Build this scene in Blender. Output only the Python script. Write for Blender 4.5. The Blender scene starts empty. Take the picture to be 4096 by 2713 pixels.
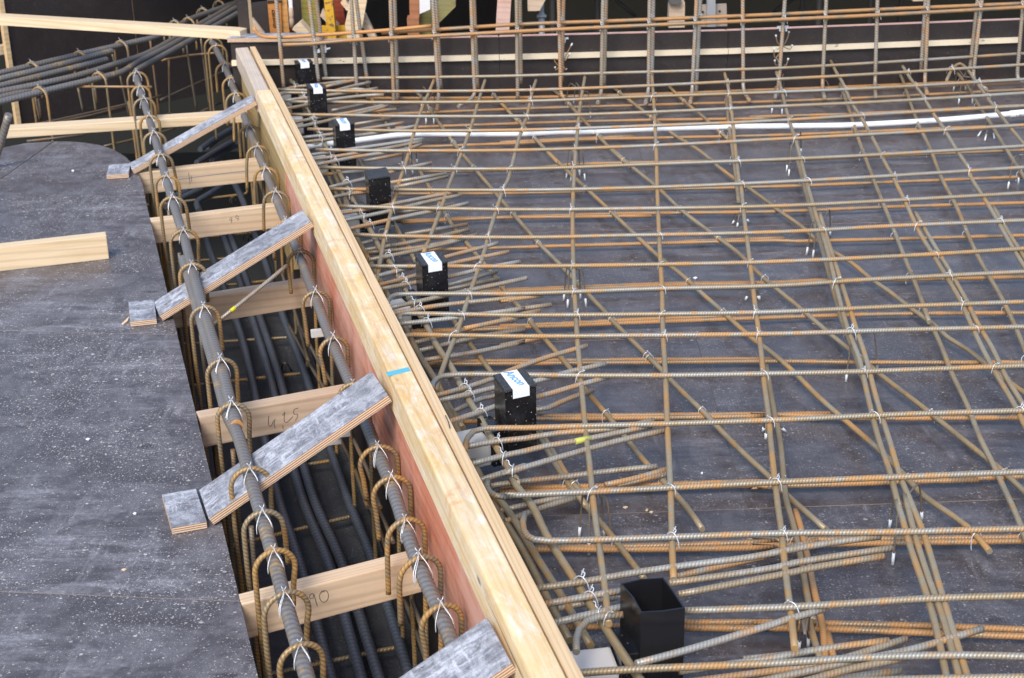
import bpy, bmesh, math, random
from mathutils import Vector, Matrix
import numpy as np

random.seed(7)
SC = bpy.context.scene
COL = SC.collection

# ------------------------------------------------------------------ camera
TILT, ROLL, CAM_H = math.radians(22.8), 0.018, 1.8
KD = 4096 / 2367.0
FPX = 3575 * KD                       # focal length in photograph pixels
CXP, CYP = 2048.0, 1356.5
FWD = Vector((0, math.cos(TILT), -math.sin(TILT)))
UP0 = Vector((0, math.sin(TILT), math.cos(TILT)))
R0 = Vector((1, 0, 0))
IR = R0 * math.cos(ROLL) - UP0 * math.sin(ROLL)
IU = R0 * math.sin(ROLL) + UP0 * math.cos(ROLL)
cam_d = bpy.data.cameras.new('camera')
cam = bpy.data.objects.new('camera', cam_d)
COL.objects.link(cam)
cam.matrix_world = Matrix(((IR.x, IU.x, -FWD.x, 0), (IR.y, IU.y, -FWD.y, 0), (IR.z, IU.z, -FWD.z, CAM_H), (0, 0, 0, 1)))
cam_d.sensor_width = 36
cam_d.lens = 36 * 3575 / 2367.0
cam_d.clip_start = 0.05
cam_d.clip_end = 300
cam_d.dof.use_dof = True
cam_d.dof.focus_distance = 4.0
cam_d.dof.aperture_fstop = 9.0
SC.camera = cam

# ------------------------------------------------------------------ sky, sun, exposure
SUN_EL, SUN_AZ = math.radians(46), math.radians(200)    # azimuth clockwise from +Y
wd = bpy.data.worlds.new('World')
SC.world = wd
wd.use_nodes = True
wn = wd.node_tree
wn.nodes.clear()
sky = wn.nodes.new('ShaderNodeTexSky')
sky.sky_type = 'NISHITA'
sky.sun_disc = False
sky.sun_elevation = SUN_EL
sky.sun_rotation = SUN_AZ
sky.dust_density = 1.6
sky.air_density = 1.0
sky.ozone_density = 1.0
bg = wn.nodes.new('ShaderNodeBackground')
bg.inputs[1].default_value = 0.12
wo = wn.nodes.new('ShaderNodeOutputWorld')
wn.links.new(sky.outputs[0], bg.inputs[0])
wn.links.new(bg.outputs[0], wo.inputs[0])
sl = bpy.data.lights.new('sun', 'SUN')
sl.energy = 1.4
sl.angle = math.radians(25)
sl.color = (1.0, 0.96, 0.9)
sun = bpy.data.objects.new('sun', sl)
COL.objects.link(sun)
sd = Vector((math.sin(SUN_AZ) * math.cos(SUN_EL), math.cos(SUN_AZ) * math.cos(SUN_EL), math.sin(SUN_EL)))
sun.rotation_euler = sd.to_track_quat('Z', 'Y').to_euler()
SC.view_settings.view_transform = 'Standard'
SC.view_settings.look = 'None'
SC.view_settings.exposure = 1.08
SC.view_settings.gamma = 1.0
SC.view_settings.use_curve_mapping = False
SC.cycles.max_bounces = 6

# ------------------------------------------------------------------ picture point -> place
def ray(px, py):
    return IR * ((px - CXP) / FPX) + IU * ((CYP - py) / FPX) + FWD
def U(px, py, z):
    r = ray(px, py)
    return Vector((0, 0, CAM_H)) + r * ((z - CAM_H) / r.z)
def Upl(px, py, p0, n):
    r = ray(px, py)
    c = Vector((0, 0, CAM_H))
    return c + r * ((p0 - c).dot(n) / r.dot(n))
CROP = {'%d%d' % (r, c): (1000 * c, (0, 600, 1300, 1983)[r], 2.148) for r in range(4) for c in range(4)}
CROP.update(o=(0, 0, 1 / KD), za=(900, 0, 3.92), zb=(1500, 0, 3.38), zc=(2100, 0, 2.96), zd=(2900, 0, 1.98),
            ze=(560, 680, 3.92), zf=(700, 1000, 3.38), zg=(1100, 200, 3.92), zh=(1250, 600, 3.92), zi=(1550, 950, 3.92),
            zj=(1750, 1400, 3.38), zk=(0, 0, 4.736), zl=(900, 1550, 5.227), zm=(1150, 2300, 3.866), zs=(0, 0, 1.0))
def px(c, x, y):
    a = CROP[c]
    return a[0] + x / a[2], a[1] + y / a[2]
def P(c, x, y, z):
    return U(*px(c, x, y), z)
def D(x, y, z):
    return U(x * KD, y * KD, z)
def parse(s):
    out = []
    for seg in s.split(';'):
        t = seg.split()
        for q in t[1:]:
            a, b = q.split(',')
            out.append(px(t[0], float(a), float(b)))
    return out

# ------------------------------------------------------------------ materials
def newmat(name):
    m = bpy.data.materials.new(name)
    m.use_nodes = True
    nt = m.node_tree
    b = nt.nodes['Principled BSDF']
    return m, nt, b
class N:
    """small node helper"""
    def __init__(s, nt): s.nt = nt
    def n(s, t, **k):
        x = s.nt.nodes.new(t)
        for a, v in k.items(): setattr(x, a, v)
        return x
    def l(s, a, b): s.nt.links.new(a, b)
    def coord(s, out='Object', rnd=True):
        tc = s.n('ShaderNodeTexCoord')
        if not rnd: return tc.outputs[out]
        oi = s.n('ShaderNodeObjectInfo')
        m = s.n('ShaderNodeMath', operation='MULTIPLY'); m.inputs[1].default_value = 37.0
        s.l(oi.outputs['Random'], m.inputs[0])
        a = s.n('ShaderNodeVectorMath', operation='ADD')
        s.l(tc.outputs[out], a.inputs[0]); s.l(m.outputs[0], a.inputs[1])
        return a.outputs[0]
    def map(s, v, scale=(1, 1, 1), rot=(0, 0, 0)):
        m = s.n('ShaderNodeMapping'); m.inputs['Scale'].default_value = scale; m.inputs['Rotation'].default_value = rot
        s.l(v, m.inputs[0]); return m.outputs[0]
    def noise(s, v, scale, detail=4, rough=.55, dist=0):
        x = s.n('ShaderNodeTexNoise'); x.inputs['Scale'].default_value = scale; x.inputs['Detail'].default_value = detail
        x.inputs['Roughness'].default_value = rough; x.inputs['Distortion'].default_value = dist
        s.l(v, x.inputs['Vector']); return x.outputs[0]
    def voro(s, v, scale, feat='F1', out='Distance', rand=1.0):
        x = s.n('ShaderNodeTexVoronoi', feature=feat); x.inputs['Scale'].default_value = scale
        x.inputs['Randomness'].default_value = rand
        s.l(v, x.inputs['Vector']); return x.outputs[out]
    def ramp(s, v, stops):
        x = s.n('ShaderNodeValToRGB'); e = x.color_ramp.elements
        while len(e) < len(stops): e.new(0.5)
        for i, (p, c) in enumerate(stops):
            e[i].position = p
            e[i].color = (c, c, c, 1) if not isinstance(c, tuple) else (*c, 1)
        s.l(v, x.inputs[0]); return x.outputs[0]
    def mix(s, f, a, b, mode='MIX'):
        x = s.n('ShaderNodeMix', data_type='RGBA', blend_type=mode)
        for i, v in ((0, f), (6, a), (7, b)):
            if hasattr(v, 'links'): s.l(v, x.inputs[i])
            elif i == 0: x.inputs[0].default_value = v
            else: x.inputs[i].default_value = (*v, 1)
        return x.outputs[2]
    def math(s, op, a, b=0.0, clamp=False):
        x = s.n('ShaderNodeMath', operation=op); x.use_clamp = clamp
        for i, v in ((0, a), (1, b)):
            if hasattr(v, 'links'): s.l(v, x.inputs[i])
            else: x.inputs[i].default_value = v
        return x.outputs[0]
    def bump(s, h, strength=.4, dist=.002, prev=None):
        x = s.n('ShaderNodeBump'); x.inputs['Strength'].default_value = strength; x.inputs['Distance'].default_value = dist
        s.l(h, x.inputs['Height'])
        if prev is not None: s.l(prev, x.inputs['Normal'])
        return x.outputs[0]

def plain(name, col, rough=.5, metal=0.0, spec=.5):
    m, nt, b = newmat(name)
    b.inputs['Base Color'].default_value = (*col, 1)
    b.inputs['Roughness'].default_value = rough
    b.inputs['Metallic'].default_value = metal
    b.inputs['Specular IOR Level'].default_value = spec
    return m

def rebar_mat(name, grey, brown, orange, amount, pitch=.0085, metal=.3, rough=.42, ribc=1.0):
    """amount: share of the surface with bright orange rust"""
    m, nt, b = newmat(name); n = N(nt)
    v = n.coord()
    oi = n.n('ShaderNodeObjectInfo')
    uv = n.n('ShaderNodeUVMap')
    sp = n.n('ShaderNodeSeparateXYZ'); n.l(uv.outputs[0], sp.inputs[0])
    cb = n.n('ShaderNodeCombineXYZ')
    n.l(n.math('ADD', sp.outputs[0], n.math('MULTIPLY', oi.outputs['Random'], 91.0)), cb.inputs[0])
    n.l(n.math('MULTIPLY', oi.outputs['Random'], 17.0), cb.inputs[1])
    along = n.noise(cb.outputs[0], 5.5, 5, .72)
    n2 = n.noise(v, 38, 5, .7)
    n3 = n.noise(v, 170, 3, .7)
    n4 = n.noise(cb.outputs[0], 1.7, 3, .6)
    base = n.mix(n.ramp(n.math('ADD', n.math('MULTIPLY', n4, .6), n.math('MULTIPLY', n2, .4)), [(.42, 0.0), (.56, 1.0)]), grey, brown)
    t = n.math('ADD', n.math('MULTIPLY', along, .62), n.math('ADD', n.math('MULTIPLY', n2, .28), n.math('MULTIPLY', n3, .10)))
    th = n.math('SUBTRACT', .60 - .20 * amount, n.math('MULTIPLY', n.math('SUBTRACT', oi.outputs['Random'], .5), .07))
    f = n.math('MULTIPLY', n.math('SUBTRACT', t, th), 16.0, True)
    col = n.mix(n.math('MULTIPLY', f, .85), base, orange)
    ph = n.math('ADD', n.math('MULTIPLY', sp.outputs[0], 6.2832 / pitch), n.math('MULTIPLY', sp.outputs[1], 6.2832 * 2))
    w01 = n.math('ADD', n.math('MULTIPLY', n.math('SINE', ph), .5), .5)
    crest = n.mix(n.math('MULTIPLY', n.math('POWER', w01, 2.0), .40 * ribc), col, tuple(min(1, c * 1.5 + .06) for c in grey))
    dark = n.mix(n.math('MULTIPLY', n.math('POWER', n.math('SUBTRACT', 1.0, w01), 2.5), .62 * ribc), crest, tuple(c * .38 for c in brown))
    n.l(dark, b.inputs['Base Color'])
    n.l(n.bump(w01, .9 * ribc, .0011, n.bump(n3, .35, .0008)), b.inputs['Normal'])
    b.inputs['Metallic'].default_value = metal
    n.l(n.math('ADD', rough, n.math('MULTIPLY', f, .28)), b.inputs['Roughness'])
    return m

M = {}
M['mat_top'] = rebar_mat('upper_mat_steel', (.33, .32, .285), (.33, .24, .13), (.52, .26, .075), .50, pitch=.0075, ribc=.5)
M['mat_low'] = rebar_mat('rusty_steel', (.28, .21, .135), (.32, .20, .105), (.51, .25, .085), .66, pitch=.0075, ribc=.5)
M['mat_plain'] = rebar_mat('dull_brown_steel', (.38, .325, .225), (.35, .25, .13), (.53, .28, .085), .50, pitch=.006, ribc=.35)
M['stirrup'] = rebar_mat('ochre_rusty_steel', (.24, .20, .135), (.32, .20, .08), (.47, .25, .06), .55, pitch=.010, ribc=.7)
M['anchor'] = rebar_mat('bright_rusty_steel', (.40, .39, .355), (.33, .245, .145), (.52, .26, .085), .46, pitch=.008, ribc=.45)
M['orange_bar'] = rebar_mat('orange_rusty_steel', (.40, .25, .14), (.48, .26, .11), (.58, .28, .09), 1.0, ribc=.4)
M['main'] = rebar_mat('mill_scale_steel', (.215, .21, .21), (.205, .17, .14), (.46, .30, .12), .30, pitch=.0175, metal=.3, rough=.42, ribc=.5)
M['main_shaded'] = rebar_mat('shade_darkened_mill_scale_steel', (.10, .118, .15), (.085, .09, .105), (.20, .13, .07), .12, pitch=.0175, metal=.3, rough=.42, ribc=.55)  # main bar steel, darkened and blued in colour to stand for trench shade
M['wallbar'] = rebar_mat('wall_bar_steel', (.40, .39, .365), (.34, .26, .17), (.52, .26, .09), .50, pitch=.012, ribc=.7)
M['dim'] = rebar_mat('shade_darkened_brown_steel', (.17, .15, .12), (.17, .115, .06), (.26, .13, .04), .4, ribc=.6)  # brown bar steel with the trench shade put into its colour

def film_ply(name, dust=.5, speck=.5, base=(.040, .028, .027), dustc=(.30, .295, .32), rough=.3, fine_scale=1.0, rail_dust=False):
    m, nt, b = newmat(name); n = N(nt)
    v = n.coord('Object', fine_scale > 1.5)
    if fine_scale != 1.0: v = n.map(v, (fine_scale,) * 3)
    big = n.noise(v, 1.9, 4, .62, .6)
    cl = n.noise(v, 7.5, 6, .74, .9)
    st = n.noise(n.map(v, (2.6, 20, 4), (0, 0, .2)), 1.0, 6, .76, .5)
    st2 = n.noise(n.map(v, (22, 3.5, 4), (0, 0, .6)), 1.0, 5, .74, .5)
    fine = n.noise(v, 70, 3, .75)
    bigm = n.ramp(big, [(.40, .12), (.58, 1.0)])
    sm = n.math('MULTIPLY', n.math('MAXIMUM', n.ramp(st, [(.47, 0.0), (.66, 1.0)]), n.math('MULTIPLY', n.ramp(st2, [(.50, 0.0), (.68, 1.0)]), .8)), bigm)
    sm = n.math('MULTIPLY', sm, n.ramp(fine, [(.32, .25), (.62, 1.0)]))
    cloud = n.math('MULTIPLY', n.ramp(cl, [(.43, 0.0), (.60, 1.0)]), n.ramp(fine, [(.3, .55), (.65, 1.0)]))
    f1 = n.math('ADD', n.math('MULTIPLY', sm, .62 * dust), n.math('ADD', n.math('MULTIPLY', cloud, .24 * dust), .10 * dust), True)
    col = n.mix(f1, base, dustc)
    col = n.mix(n.math('MULTIPLY', n.ramp(n.noise(v, 3.1, 6, .7, .5), [(.58, 0.0), (.70, 1.0)]), .45), col, tuple(c * .75 for c in base))
    scf = n.voro(n.map(v, (5.5, 13, 5), (0, 0, .7)), 1.0)
    scm = n.math('MULTIPLY', n.ramp(n.math('ADD', scf, n.math('MULTIPLY', fine, .35)), [(.26, 1.0), (.36, 0.0)]), n.ramp(n.noise(v, 1.3, 2, .5), [(.52, 0.0), (.58, 1.0)]))
    col = n.mix(n.math('MULTIPLY', scm, .7), col, tuple(c * .8 for c in base))
    pm = n.ramp(n.noise(v, 2.6, 5, .65, .5), [(.36, .45), (.54, 1.0)])
    vs = n.map(v, (1.0, 1.3, 1))
    if rail_dust:      # sawdust and mortar crumbs gathered along the rail
        gp = n.n('ShaderNodeNewGeometry'); dt = n.n('ShaderNodeVectorMath', operation='DOT_PRODUCT')
        n.l(gp.outputs['Position'], dt.inputs[0]); dt.inputs[1].default_value = (.966, .256, 0)
        nr = n.math('SUBTRACT', dt.outputs['Value'], .58)
        nr = n.math('ADD', nr, n.math('MULTIPLY', n.math('SUBTRACT', n.noise(v, 5, 4, .7), .5), .5))
        rm = n.ramp(nr, [(.14, 1.0), (.48, 0.0)])
        pm = n.math('MAXIMUM', pm, n.math('MULTIPLY', rm, 1.25))
    spk = None
    for sc, pw, rr in ((62, 5.0, .40), (130, 2.0, .48), (270, 1.8, .52)):
        d1 = n.voro(vs, sc); c1 = n.voro(vs, sc, 'F1', 'Color')
        s1 = n.n('ShaderNodeSeparateColor'); n.l(c1, s1.inputs[0])
        rad = n.math('MULTIPLY', n.math('MULTIPLY', n.math('POWER', s1.outputs[0], pw), rr), pm)
        sp = n.math('MULTIPLY', n.math('MULTIPLY', n.math('SUBTRACT', rad, d1), 12.0, True), n.math('ADD', n.math('MULTIPLY', s1.outputs[1], .7), .3))
        spk = sp if spk is None else n.math('MAXIMUM', spk, sp)
    col2 = n.mix(n.math('MULTIPLY', spk, speck, True), col, (.56, .53, .50))
    scr = n.noise(n.map(v, (2, 70, 2), (0, 0, .9)), 1.0, 3, .5)
    scr2 = n.noise(n.map(v, (80, 3, 2), (0, 0, -.3)), 1.0, 3, .5)
    sc_ = n.math('MAXIMUM', n.ramp(scr, [(.70, 0.0), (.74, 1.0)]), n.ramp(scr2, [(.71, 0.0), (.75, 1.0)]))
    col3 = n.mix(n.math('MULTIPLY', sc_, .20 * dust, True), col2, (.42, .42, .45))
    n.l(col3, b.inputs['Base Color'])
    n.l(n.math('ADD', rough, n.math('MULTIPLY', n.math('MAXIMUM', f1, spk), .45), True), b.inputs['Roughness'])
    n.l(n.bump(n.math('ADD', n.math('MULTIPLY', fine, .15), spk), .4, .0025, n.bump(n.noise(v, 1.3, 2), .25, .02)), b.inputs['Normal'])
    return m
M['deck_l'] = film_ply('film_faced_ply_dusty', 1.15, .95, rough=.33)
M['deck_r'] = film_ply('film_faced_ply_deck', .80, .50, rough=.24, rail_dust=True)
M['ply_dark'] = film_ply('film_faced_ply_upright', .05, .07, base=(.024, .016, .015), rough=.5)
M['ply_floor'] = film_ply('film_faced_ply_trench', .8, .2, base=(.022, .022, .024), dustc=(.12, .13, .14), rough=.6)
M['ply_strip'] = film_ply('film_faced_ply_offcut', 2.0, .9, base=(.05, .048, .058), dustc=(.54, .555, .61), rough=.45, fine_scale=3.2)

def wood(name, a, bcol, stain=None, stain_amt=.5, grain=34, rough=.65, knots=True, dirt=.25):
    m, nt, b = newmat(name); n = N(nt)
    v = n.coord()
    g = n.noise(n.map(v, (1.2, grain, grain)), 1.0, 6, .6, .5)
    wv = n.n('ShaderNodeTexWave', wave_type='BANDS', bands_direction='DIAGONAL')
    wv.inputs['Scale'].default_value = 1.0; wv.inputs['Distortion'].default_value = 5.0; wv.inputs['Detail'].default_value = 3
    n.l(n.map(v, (1.0, 55, 22)), wv.inputs[0])
    col = n.mix(n.ramp(g, [(.3, 0.0), (.7, 1.0)]), a, bcol)
    col = n.mix(n.math('MULTIPLY', n.ramp(wv.outputs[1], [(.55, 0.0), (1.0, 1.0)]), .38), col, tuple(c * .62 for c in bcol))
    if stain:
        s = n.noise(v, 3.2, 5, .65, .8)
        col = n.mix(n.math('MULTIPLY', n.ramp(s, [(.40, 0.0), (.60, 1.0)]), stain_amt), col, stain)
    dn = n.noise(v, 9, 5, .7)
    col = n.mix(n.math('MULTIPLY', n.ramp(dn, [(.52, 0.0), (.78, 1.0)]), dirt), col, tuple(c * .45 for c in bcol))
    if knots:
        kd = n.voro(n.map(v, (2.2, 7, 7)), 1.0)
        col = n.mix(n.math('MULTIPLY', n.ramp(kd, [(.03, 1.0), (.10, 0.0)]), .7), col, (.16, .08, .04))
    n.l(col, b.inputs['Base Color'])
    b.inputs['Roughness'].default_value = rough
    b.inputs['Specular IOR Level'].default_value = .3
    n.l(n.bump(g, .35, .002), b.inputs['Normal'])
    return m
def rail_wood(name):
    m, nt, b = newmat(name); n = N(nt)
    v = n.coord()
    g = n.noise(n.map(v, (2.0, 60, 60)), 1.0, 7, .68, .4)
    b1 = n.noise(n.map(v, (1.0, 2.2, 2.2)), 4.5, 7, .68, .9)
    b2 = n.noise(n.map(v, (1.0, 2.6, 2.6)), 9.0, 6, .7, .7)
    col = n.mix(n.ramp(b1, [(.34, 0.0), (.56, 1.0)]), (.79, .52, .22), (.84, .66, .42))
    col = n.mix(n.ramp(b2, [(.50, 0.0), (.66, .75)]), col, (.88, .82, .73))
    col = n.mix(n.math('MULTIPLY', n.ramp(n.noise(v, 6, 5, .7, .6), [(.57, 0.0), (.72, 1.0)]), .7), col, (.68, .30, .11))
    col = n.mix(n.math('MULTIPLY', n.ramp(g, [(.34, 1.0), (.56, 0.0)]), .42), col, (.36, .22, .10))
    cr = n.noise(n.map(v, (2.2, 95, 95), (0, 0, .06)), 1.0, 3, .5, .8)
    col = n.mix(n.math('MULTIPLY', n.ramp(cr, [(.72, 0.0), (.76, 1.0)]), .8), col, (.10, .055, .03))
    kd = n.voro(n.map(v, (3, 9, 9)), 1.0)
    col = n.mix(n.math('MULTIPLY', n.ramp(kd, [(.03, 1.0), (.07, 0.0)]), .8), col, (.14, .07, .03))
    n.l(col, b.inputs['Base Color']); b.inputs['Roughness'].default_value = .7
    b.inputs['Specular IOR Level'].default_value = .3
    n.l(n.bump(n.math('ADD', g, n.math('MULTIPLY', b2, .6)), .5, .003), b.inputs['Normal'])
    return m
M['pine'] = wood('new_pine', (.74, .58, .41), (.64, .46, .30))
M['pine_pale'] = wood('pale_new_pine', (.78, .63, .44), (.68, .50, .30), knots=False, dirt=.12)
M['pine_grey'] = wood('weathered_pine', (.64, .50, .37), (.52, .38, .26), (.56, .40, .29), .5)
M['rail'] = rail_wood('stained_pine_rail')
M['rail_far'] = wood('bleached_pine_rail', (.68, .58, .48), (.60, .46, .33), (.45, .40, .36), .5, dirt=.3)
M['raw_edge'] = wood('sawn_raw_edge', (.74, .55, .34), (.66, .44, .22), knots=False, grain=60, dirt=.1)
M['pink'] = wood('salmon_stained_board', (.72, .28, .17), (.58, .20, .115), (.70, .44, .35), .7, dirt=.6)
M['orange_paint'] = wood('orange_painted_timber', (.50, .19, .04), (.44, .15, .03), (.56, .27, .08), .5, dirt=.2)
M['orange_edge'] = wood('pale_orange_timber', (.62, .33, .12), (.55, .27, .08), knots=False)
M['red_plank'] = wood('red_painted_plank', (.26, .045, .02), (.20, .035, .015), knots=False)
M['brown_post'] = wood('brown_timber', (.42, .19, .09), (.34, .14, .07))
M['pink_post'] = wood('pinkish_timber', (.68, .44, .36), (.60, .36, .28), (.72, .55, .48), .5)
M['yellow_ply'] = wood('yellowish_board', (.42, .33, .15), (.35, .26, .10), knots=False)
M['yellow_plank'] = wood('mossy_yellow_plank', (.34, .30, .06), (.26, .21, .05), (.24, .22, .16), .5)
M['far_ply'] = wood('yellow_brown_board', (.44, .31, .14), (.36, .25, .11), knots=False)

def ply_edge(name, a, bcol, axis=2, freq=2 * math.pi / .0042):
    m, nt, b = newmat(name); n = N(nt)
    v = n.coord('Object', False)
    sp = n.n('ShaderNodeSeparateXYZ'); n.l(v, sp.inputs[0])
    w = n.math('ADD', n.math('MULTIPLY', n.math('SINE', n.math('MULTIPLY', sp.outputs[axis], freq)), .5), .5)
    g = n.noise(v, 60, 4, .7)
    col = n.mix(n.ramp(n.math('ADD', w, n.math('MULTIPLY', g, .4)), [(.35, 0.0), (.85, 1.0)]), a, bcol)
    n.l(col, b.inputs['Base Color']); b.inputs['Roughness'].default_value = .8
    return m
M['ply_edge'] = ply_edge('plywood_cut_edge', (.24, .12, .065), (.70, .52, .36), freq=2 * math.pi / .0055)
M['ply_edge_pink'] = plain('pinkish_cut_edge', (.62, .33, .24), .7)
M['edge_thin'] = plain('pale_sheet_edge', (.34, .27, .2), .8)
M['wire'] = plain('galvanised_wire', (.70, .72, .75), .35, .35)
M['white'] = plain('white_plastic', (.82, .84, .85), .28)
M['tip'] = plain('pale_plastic_tip', (.72, .75, .76), .4)
M['label'] = plain('white_paper_label', (.86, .86, .88), .5)
M['blue_ink'] = plain('blue_ink', (.10, .32, .62), .5)
M['pencil'] = plain('pencil_mark', (.07, .07, .085), .7)
M['blue_paint'] = plain('light_blue_paint', (.11, .44, .56), .6)
M['black_ink'] = plain('black_ink', (.02, .017, .015), .7)
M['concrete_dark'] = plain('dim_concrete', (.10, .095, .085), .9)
M['chair_wire'] = plain('dull_brown_wire', (.20, .165, .13), .5, .3)
M['galv'] = plain('dull_galvanised_steel', (.36, .37, .38), .5, .3)
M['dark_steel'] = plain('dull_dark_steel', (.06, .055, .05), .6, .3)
M['grey_sleeve'] = plain('light_grey_plastic', (.55, .54, .52), .45)
M['white_sleeve'] = plain('white_foam', (.74, .72, .72), .5)

def black_plastic():
    m, nt, b = newmat('speckled_black_plastic'); n = N(nt)
    v = n.coord()
    d = n.voro(v, 210); c = n.voro(v, 210, 'F1', 'Color')
    s = n.n('ShaderNodeSeparateColor'); n.l(c, s.inputs[0])
    f = n.math('MULTIPLY', n.math('SUBTRACT', n.math('MULTIPLY', n.math('POWER', s.outputs[0], 6.0), .4), d), 12.0, True)
    sm = n.ramp(n.noise(v, 22, 4, .6), [(.5, 0.0), (.8, .25)])
    n.l(n.mix(f, n.mix(sm, (.008, .008, .010), (.10, .10, .105)), (.38, .36, .33)), b.inputs['Base Color'])
    b.inputs['Roughness'].default_value = .27
    return m
M['black'] = black_plastic()
M['black_plain'] = plain('dull_black_plastic', (.012, .012, .014), .24)
def lid_mat():
    m, nt, b = newmat('dusty_black_lid'); n = N(nt)
    v = n.coord()
    d = n.voro(v, 330)
    n.l(n.mix(n.ramp(d, [(.15, 1.0), (.45, 0.0)]), (.016, .016, .016), (.17, .16, .15)), b.inputs['Base Color'])
    b.inputs['Roughness'].default_value = .5
    n.l(n.bump(d, .4, .002), b.inputs['Normal'])
    return m
M['lid'] = lid_mat()
def yellow_prop():
    m, nt, b = newmat('flaking_yellow_paint'); n = N(nt)
    v = n.coord()
    f = n.ramp(n.noise(v, 26, 5, .7), [(.52, 0.0), (.58, 1.0)])
    n.l(n.mix(f, (.62, .34, .02), (.20, .10, .05)), b.inputs['Base Color']); b.inputs['Roughness'].default_value = .6
    return m
M['yellow'] = yellow_prop()
def batten_mat():
    m, nt, b = newmat('pale_batten_with_dark_flecks'); n = N(nt)
    v = n.coord()
    f = n.ramp(n.noise(n.map(v, (16, 50, 50)), 1.0, 4, .6), [(.62, 0.0), (.67, 1.0)])
    pm = n.ramp(n.noise(v, 1.1, 2), [(.48, 0.0), (.56, 1.0)])
    n.l(n.mix(n.math('MULTIPLY', f, pm), (.80, .68, .50), (.10, .075, .06)), b.inputs['Base Color']); b.inputs['Roughness'].default_value = .7
    return m
M['batten'] = batten_mat()

# ------------------------------------------------------------------ object helpers
WM = {}
ORD = ('first second third fourth fifth sixth seventh eighth ninth tenth eleventh twelfth thirteenth fourteenth fifteenth '
       'sixteenth seventeenth eighteenth nineteenth twentieth').split()
def ordn(i):
    if i < 20: return ORD[i]
    if i == 29: return 'thirtieth'
    return ('twenty-' if i < 30 else 'thirty-') + ORD[i % 10]
def tag(o, label=None, cat=None, group=None, kind=None):
    if label: o['label'] = label
    if cat: o['category'] = cat
    if group: o['group'] = group
    if kind: o['kind'] = kind
    return o
def link(o, Mw=None, parent=None):
    COL.objects.link(o)
    Mw = Mw if Mw is not None else Matrix.Identity(4)
    WM[o.name] = Mw
    if parent is not None:
        o.parent = parent
        o.matrix_basis = WM[parent.name].inverted() @ Mw
    else:
        o.matrix_basis = Mw
    return o
def empty(name, loc):
    o = bpy.data.objects.new(name, None)
    o.empty_display_size = .05
    return link(o, Matrix.Translation(loc))
def meshobj(name, verts, faces, mats, Mw=None, parent=None, midx=None, smooth=False, uvs=None):
    me = bpy.data.meshes.new(name)
    me.from_pydata([tuple(v) for v in verts], [], faces)
    for m in (mats if isinstance(mats, (list, tuple)) else [mats]): me.materials.append(m)
    if midx is not None: me.polygons.foreach_set('material_index', midx)
    if smooth: me.polygons.foreach_set('use_smooth', [True] * len(me.polygons))
    me.update()
    return link(bpy.data.objects.new(name, me), Mw, parent)
def frame(o, ex, ey=None, ez=None):
    ex = Vector(ex).normalized()
    if ey is None:
        ez = Vector(ez if ez is not None else (0, 0, 1))
        ey = ez.cross(ex).normalized()
    else:
        ey = (Vector(ey) - ex * ex.dot(Vector(ey))).normalized()
    ez = ex.cross(ey).normalized()
    return Matrix(((ex.x, ey.x, ez.x, o.x), (ex.y, ey.y, ez.y, o.y), (ex.z, ey.z, ez.z, o.z), (0, 0, 0, 1)))
def box(name, Mw, x0, x1, y0, y1, z0, z1, mats, parent=None, bevel=.003, side=None, ends=None):
    """box in the frame Mw; side: material slot for the y sides, ends: slot for the x ends"""
    bm = bmesh.new()
    vs = [bm.verts.new((x, y, z)) for x in (x0, x1) for y in (y0, y1) for z in (z0, z1)]
    F = [(0, 1, 3, 2), (4, 6, 7, 5), (0, 4, 5, 1), (2, 3, 7, 6), (0, 2, 6, 4), (1, 5, 7, 3)]
    fs = [bm.faces.new([vs[i] for i in f]) for f in F]
    if ends is not None: fs[0].material_index = fs[1].material_index = ends
    if side is not None: fs[2].material_index = fs[3].material_index = side
    if bevel: bmesh.ops.bevel(bm, geom=list(bm.edges), offset=bevel, segments=2, affect='EDGES', profile=.6)
    bmesh.ops.recalc_face_normals(bm, faces=list(bm.faces))
    me = bpy.data.meshes.new(name); bm.to_mesh(me); bm.free()
    for m in (mats if isinstance(mats, (list, tuple)) else [mats]): me.materials.append(m)
    return link(bpy.data.objects.new(name, me), Mw, parent)
def prism(name, top, thick, mats, parent=None, n=None):
    """plate: polygon top (world points, seen counter-clockwise from above) pushed down along -n"""
    top = [Vector(p) for p in top]
    o = top[0]
    n = Vector(n) if n is not None else Vector((0, 0, 1))
    k = len(top)
    vs = [p - o for p in top] + [p - o - n * thick for p in top]
    fs = [tuple(range(k)), tuple(range(2 * k - 1, k - 1, -1))] + [(i, i + k, (i + 1) % k + k, (i + 1) % k) for i in range(k)]
    return meshobj(name, vs, fs, mats, Matrix.Translation(o), parent, [0, 0] + [min(1, len(mats) - 1) if isinstance(mats, (list, tuple)) else 0] * k)

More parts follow.
